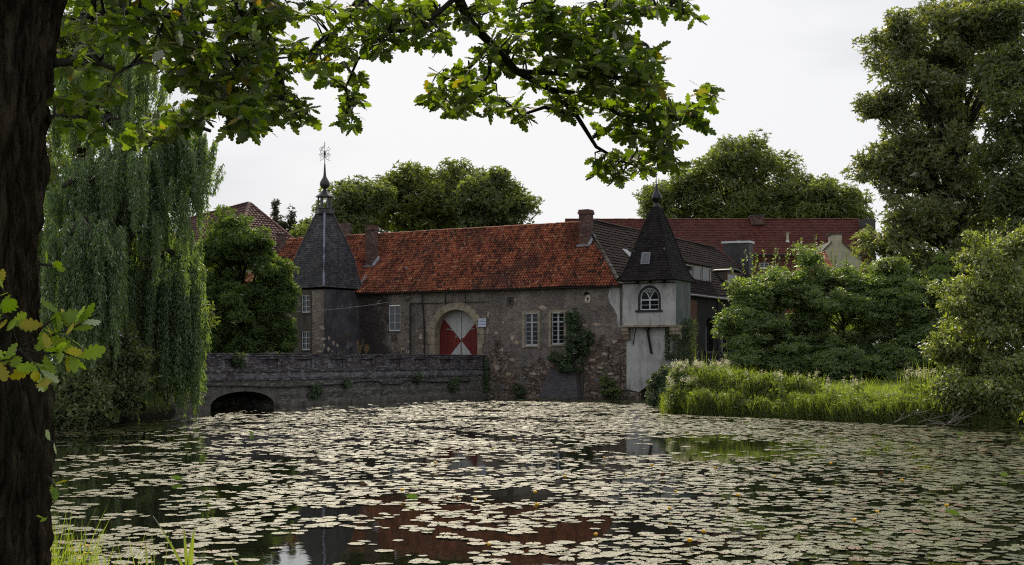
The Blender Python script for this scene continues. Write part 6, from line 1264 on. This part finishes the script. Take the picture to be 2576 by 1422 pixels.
for (px, py, rx_, ry_, ntw) in MASS:
    for k in range(int(round(ntw*(1.12 if px < 760 else .88)))):
        a = rng.uniform(0, 6.28); r_ = rng.uniform(0, 1)**.5; ex_, ey_ = px+rx_*r_*math.cos(a)*.88, py+ry_*r_*math.sin(a)*.88
        dist_ = np.hypot(bpts[:, 0]-ex_, bpts[:, 1]-ey_); j = int(np.argmin(dist_)); sY = bpts[j, 2]; Yt_ = sY+rng.uniform(-.55, .55)
        if ey_ < -20 and k % 2: continue
        e = op(ex_, ey_, Yt_); s = op(*bpts[j]); L_ = (e-s).length; mid = s.lerp(e, .55)+Vector((rng.uniform(-.04, .04), rng.uniform(-.04, .04), rng.uniform(-.02, .06)))
        if L_ < 1.6: tw.tube([s, mid, e], [.009, .006, .003], 4, False)
        td = (e-mid).normalized(); nl = rng.integers(6, 10)
        for q in range(nl):
            if q < 5: b_ = e; ang = 2*math.pi*q/5+rng.uniform(-.4, .4); side = Vector((math.cos(ang), math.sin(ang)*.8, rng.uniform(-.75, .15))); dv = side+td*.55
            else: t = rng.uniform(.25, .9); b_ = mid.lerp(e, t); dv = Vector(rng.normal(size=3))*.8+Vector((0, 0, -.35))
            lp.append(tuple(b_)); ldir.append(tuple(dv)); lnr.append(tuple(Vector(rng.normal(size=3))*.55+Vector((0, -.25, .8)))); lsz.append(rng.uniform(.06, .128)*(Yt_/8.8)**.5)
bm_.build('bough', M['twigdark'], OR_, True); tw.build('twigs', M['twigdark'], OR_)
print('oak leaves', len(lp))
lsz = np.array(lsz); inst_mesh('foliage', OAKV, OAKF, np.array(lp), np.array(ldir), np.array(lnr), np.column_stack([lsz*rng.uniform(.9, 1.25, len(lsz)), lsz, lsz]), M['oakleaf'], OR_)
# small leafy sprigs growing from the trunk
lp, ldir, lnr, lsz = [], [], [], []; tw = MB()
SPR = [([(60, 870, 4.7), (110, 850, 4.55), (160, 835, 4.5), (205, 815, 4.5)], 15), ([(60, 880, 4.7), (110, 890, 4.5), (155, 885, 4.4), (195, 900, 4.4)], 15), ([(40, 860, 4.7), (20, 800, 4.5), (-10, 780, 4.5)], 9), ([(40, 880, 4.7), (30, 900, 4.4), (0, 910, 4.3)], 10), ([(50, 880, 4.7), (90, 920, 4.4), (110, 950, 4.3)], 10), ([(5, 760, 4.6), (10, 735, 4.5), (0, 700, 4.5)], 4), ([(100, 665, 4.9), (125, 668, 4.8), (145, 665, 4.8)], 4), ([(70, 850, 4.7), (110, 820, 4.5), (150, 790, 4.5)], 8), ([(122, 1110, 4.9), (136, 1112, 4.85)], 2), ([(122, 1200, 4.9), (138, 1225, 4.85)], 4), ([(90, 1300, 4.8), (105, 1305, 4.75)], 2)]
for pl3, nl in SPR:
    lp, ldir, lnr, lsz = [], [], [], []; tw = MB()
    pts = [op(*q) for q in pl3]; tw.tube(pts, [.006-.004*i/len(pts) for i in range(len(pts))], 5)
    for q in range(nl):
        t = (.35+.65*q/max(1, nl-1))*(len(pts)-1); i = min(len(pts)-2, int(t)); b_ = pts[i].lerp(pts[i+1], t-i); dr = (pts[i+1]-pts[i]).normalized()
        lp.append(tuple(b_)); ldir.append(tuple(dr*.6+Vector(rng.normal(size=3))*.65+Vector((.15, 0, -.15)))); lnr.append(tuple(Vector(rng.normal(size=3))*.5+Vector((0, -.5, .6)))); lsz.append(rng.uniform(.065, .105) if nl > 4 else .055)
    sp_ = tw.build('sprig', M['twigdark'], OR_); lsz = np.array(lsz); inst_mesh('sprig_leaves', OAKV, OAKF, np.array(lp), np.array(ldir), np.array(lnr), np.column_stack([lsz*1.1, lsz, lsz]), M['oaksprig'], sp_)

# ------------------------------------------------------------------ near bank grass and buttercups
n = 3600; X_ = rng.uniform(-4.0, -2.4, n); Y_ = rng.uniform(7.8, 9.5, n); q = rng.uniform(0, 1, n) < np.clip(1-(X_+3.15)/.35, .04, 1); X_, Y_ = X_[q], Y_[q]; n = len(X_); hz = ground_h(np.column_stack([X_, Y_])); L_ = rng.uniform(.3, .85, n)
o = inst_mesh('bank_grass', BLADE, BLADEF, np.column_stack([X_, Y_, hz-.02]), rdir(n, (0, 0, 2.4), .6), rdir(n, (0, -1, 0), .7), np.column_stack([rng.uniform(.006, .012, n), L_, L_]), M['grass'])
tag(o, 'fresh green grass at the foot of the oak on the near bank', 'grass', kind='stuff')
n = 5000; X_ = rng.uniform(-9, 9, n); Y_ = rng.uniform(2.5, 9.0, n); hz = ground_h(np.column_stack([X_, Y_])); q = hz > .3; X_, Y_, hz = X_[q], Y_[q], hz[q]; n = len(X_); L_ = rng.uniform(.08, .22, n)
o = inst_mesh('bank_grass', BLADE, BLADEF, np.column_stack([X_, Y_, hz-.02]), rdir(n, (0, 0, 2.2), .7), rdir(n, (0, -1, 0), .7), np.column_stack([rng.uniform(.005, .010, n), L_, L_]), M['grass'])
tag(o, 'short grass covering the near bank below the picture', 'grass', kind='stuff')
BLA = [((478, 1425), (490, 1322), .022, 'tallest broad reed blade at the lower edge, left of the sky reflection'), ((470, 1425), (461, 1318), .014, 'narrow upright reed blade just left of the tallest broad one'), ((455, 1425), (385, 1298), .012, 'long thin reed blade leaning left over the water'), ((370, 1425), (365, 1355), .008, 'short thin reed blade standing alone near the lower edge'), ((595, 1425), (570, 1385), .008, 'low reed blade right of the broad ones at the edge'), ((212, 1425), (216, 1332), .010, 'upright grass blade rising above the tuft by the oak'), ((215, 1425), (283, 1366), .010, 'grass blade leaning right from the tuft by the oak')]
for (b0_, t0_, w_, lab) in BLA:
    Yq = 9.3; b_ = W(b0_[0], b0_[1], Yq); t_ = W(t0_[0], t0_[1], Yq-.1); b2 = b_-(t_-b_)*.35; gzb = gz_at(b2.x, b2.y); m = MB(); vs = []; L_ = (t_-b2); n = 8
    for i in range(n+1): s = i/n; p = b2+L_*s+Vector((L_.x*.25*(s*s-s), 0, 0)); w2 = w_*(1-s**2.2)+.0008; vs += [p+Vector((w2, .004, 0))-b2, p+Vector((0, -.006, 0))-b2, p+Vector((-w2, .004, 0))-b2]
    m.add(vs, [(3*i+j, 3*i+j+1, 3*i+j+4, 3*i+j+3) for i in range(n) for j in (0, 1)]); o = m.build('tall_reed', M['grass']); o.location = b2; tag(o, lab, 'reed')
fm = MB(); fm.lathe((0, 0, 0), [(.002, 0), (.011, .006), (.013, .012)], 6); fme = bpy.data.meshes.new('petals'); fme.from_pydata(fm.v, [], fm.f); fme.materials.append(M['yellow'])
for px, py in ((205, 1373), (219, 1376), (222, 1378), (183, 1381), (216, 1394), (190, 1396), (210, 1401), (228, 1394), (200, 1409), (178, 1390)):
    p = W(px, py, 9.2); hz = gz_at(p.x, p.y); e = empty('buttercup', 'tiny yellow buttercup on a thin stem in the grass by the oak', 'flower', (p.x, p.y, hz), 0, 'buttercups in the grass beside the oak'); o = link('petals', fme, e); o.location = (0, 0, p.z-hz); m = MB(); m.tube([(.02, 0, -.05), (0, 0, p.z-hz)], .0025, 4); m.build('stem', M['padgreen'], e)
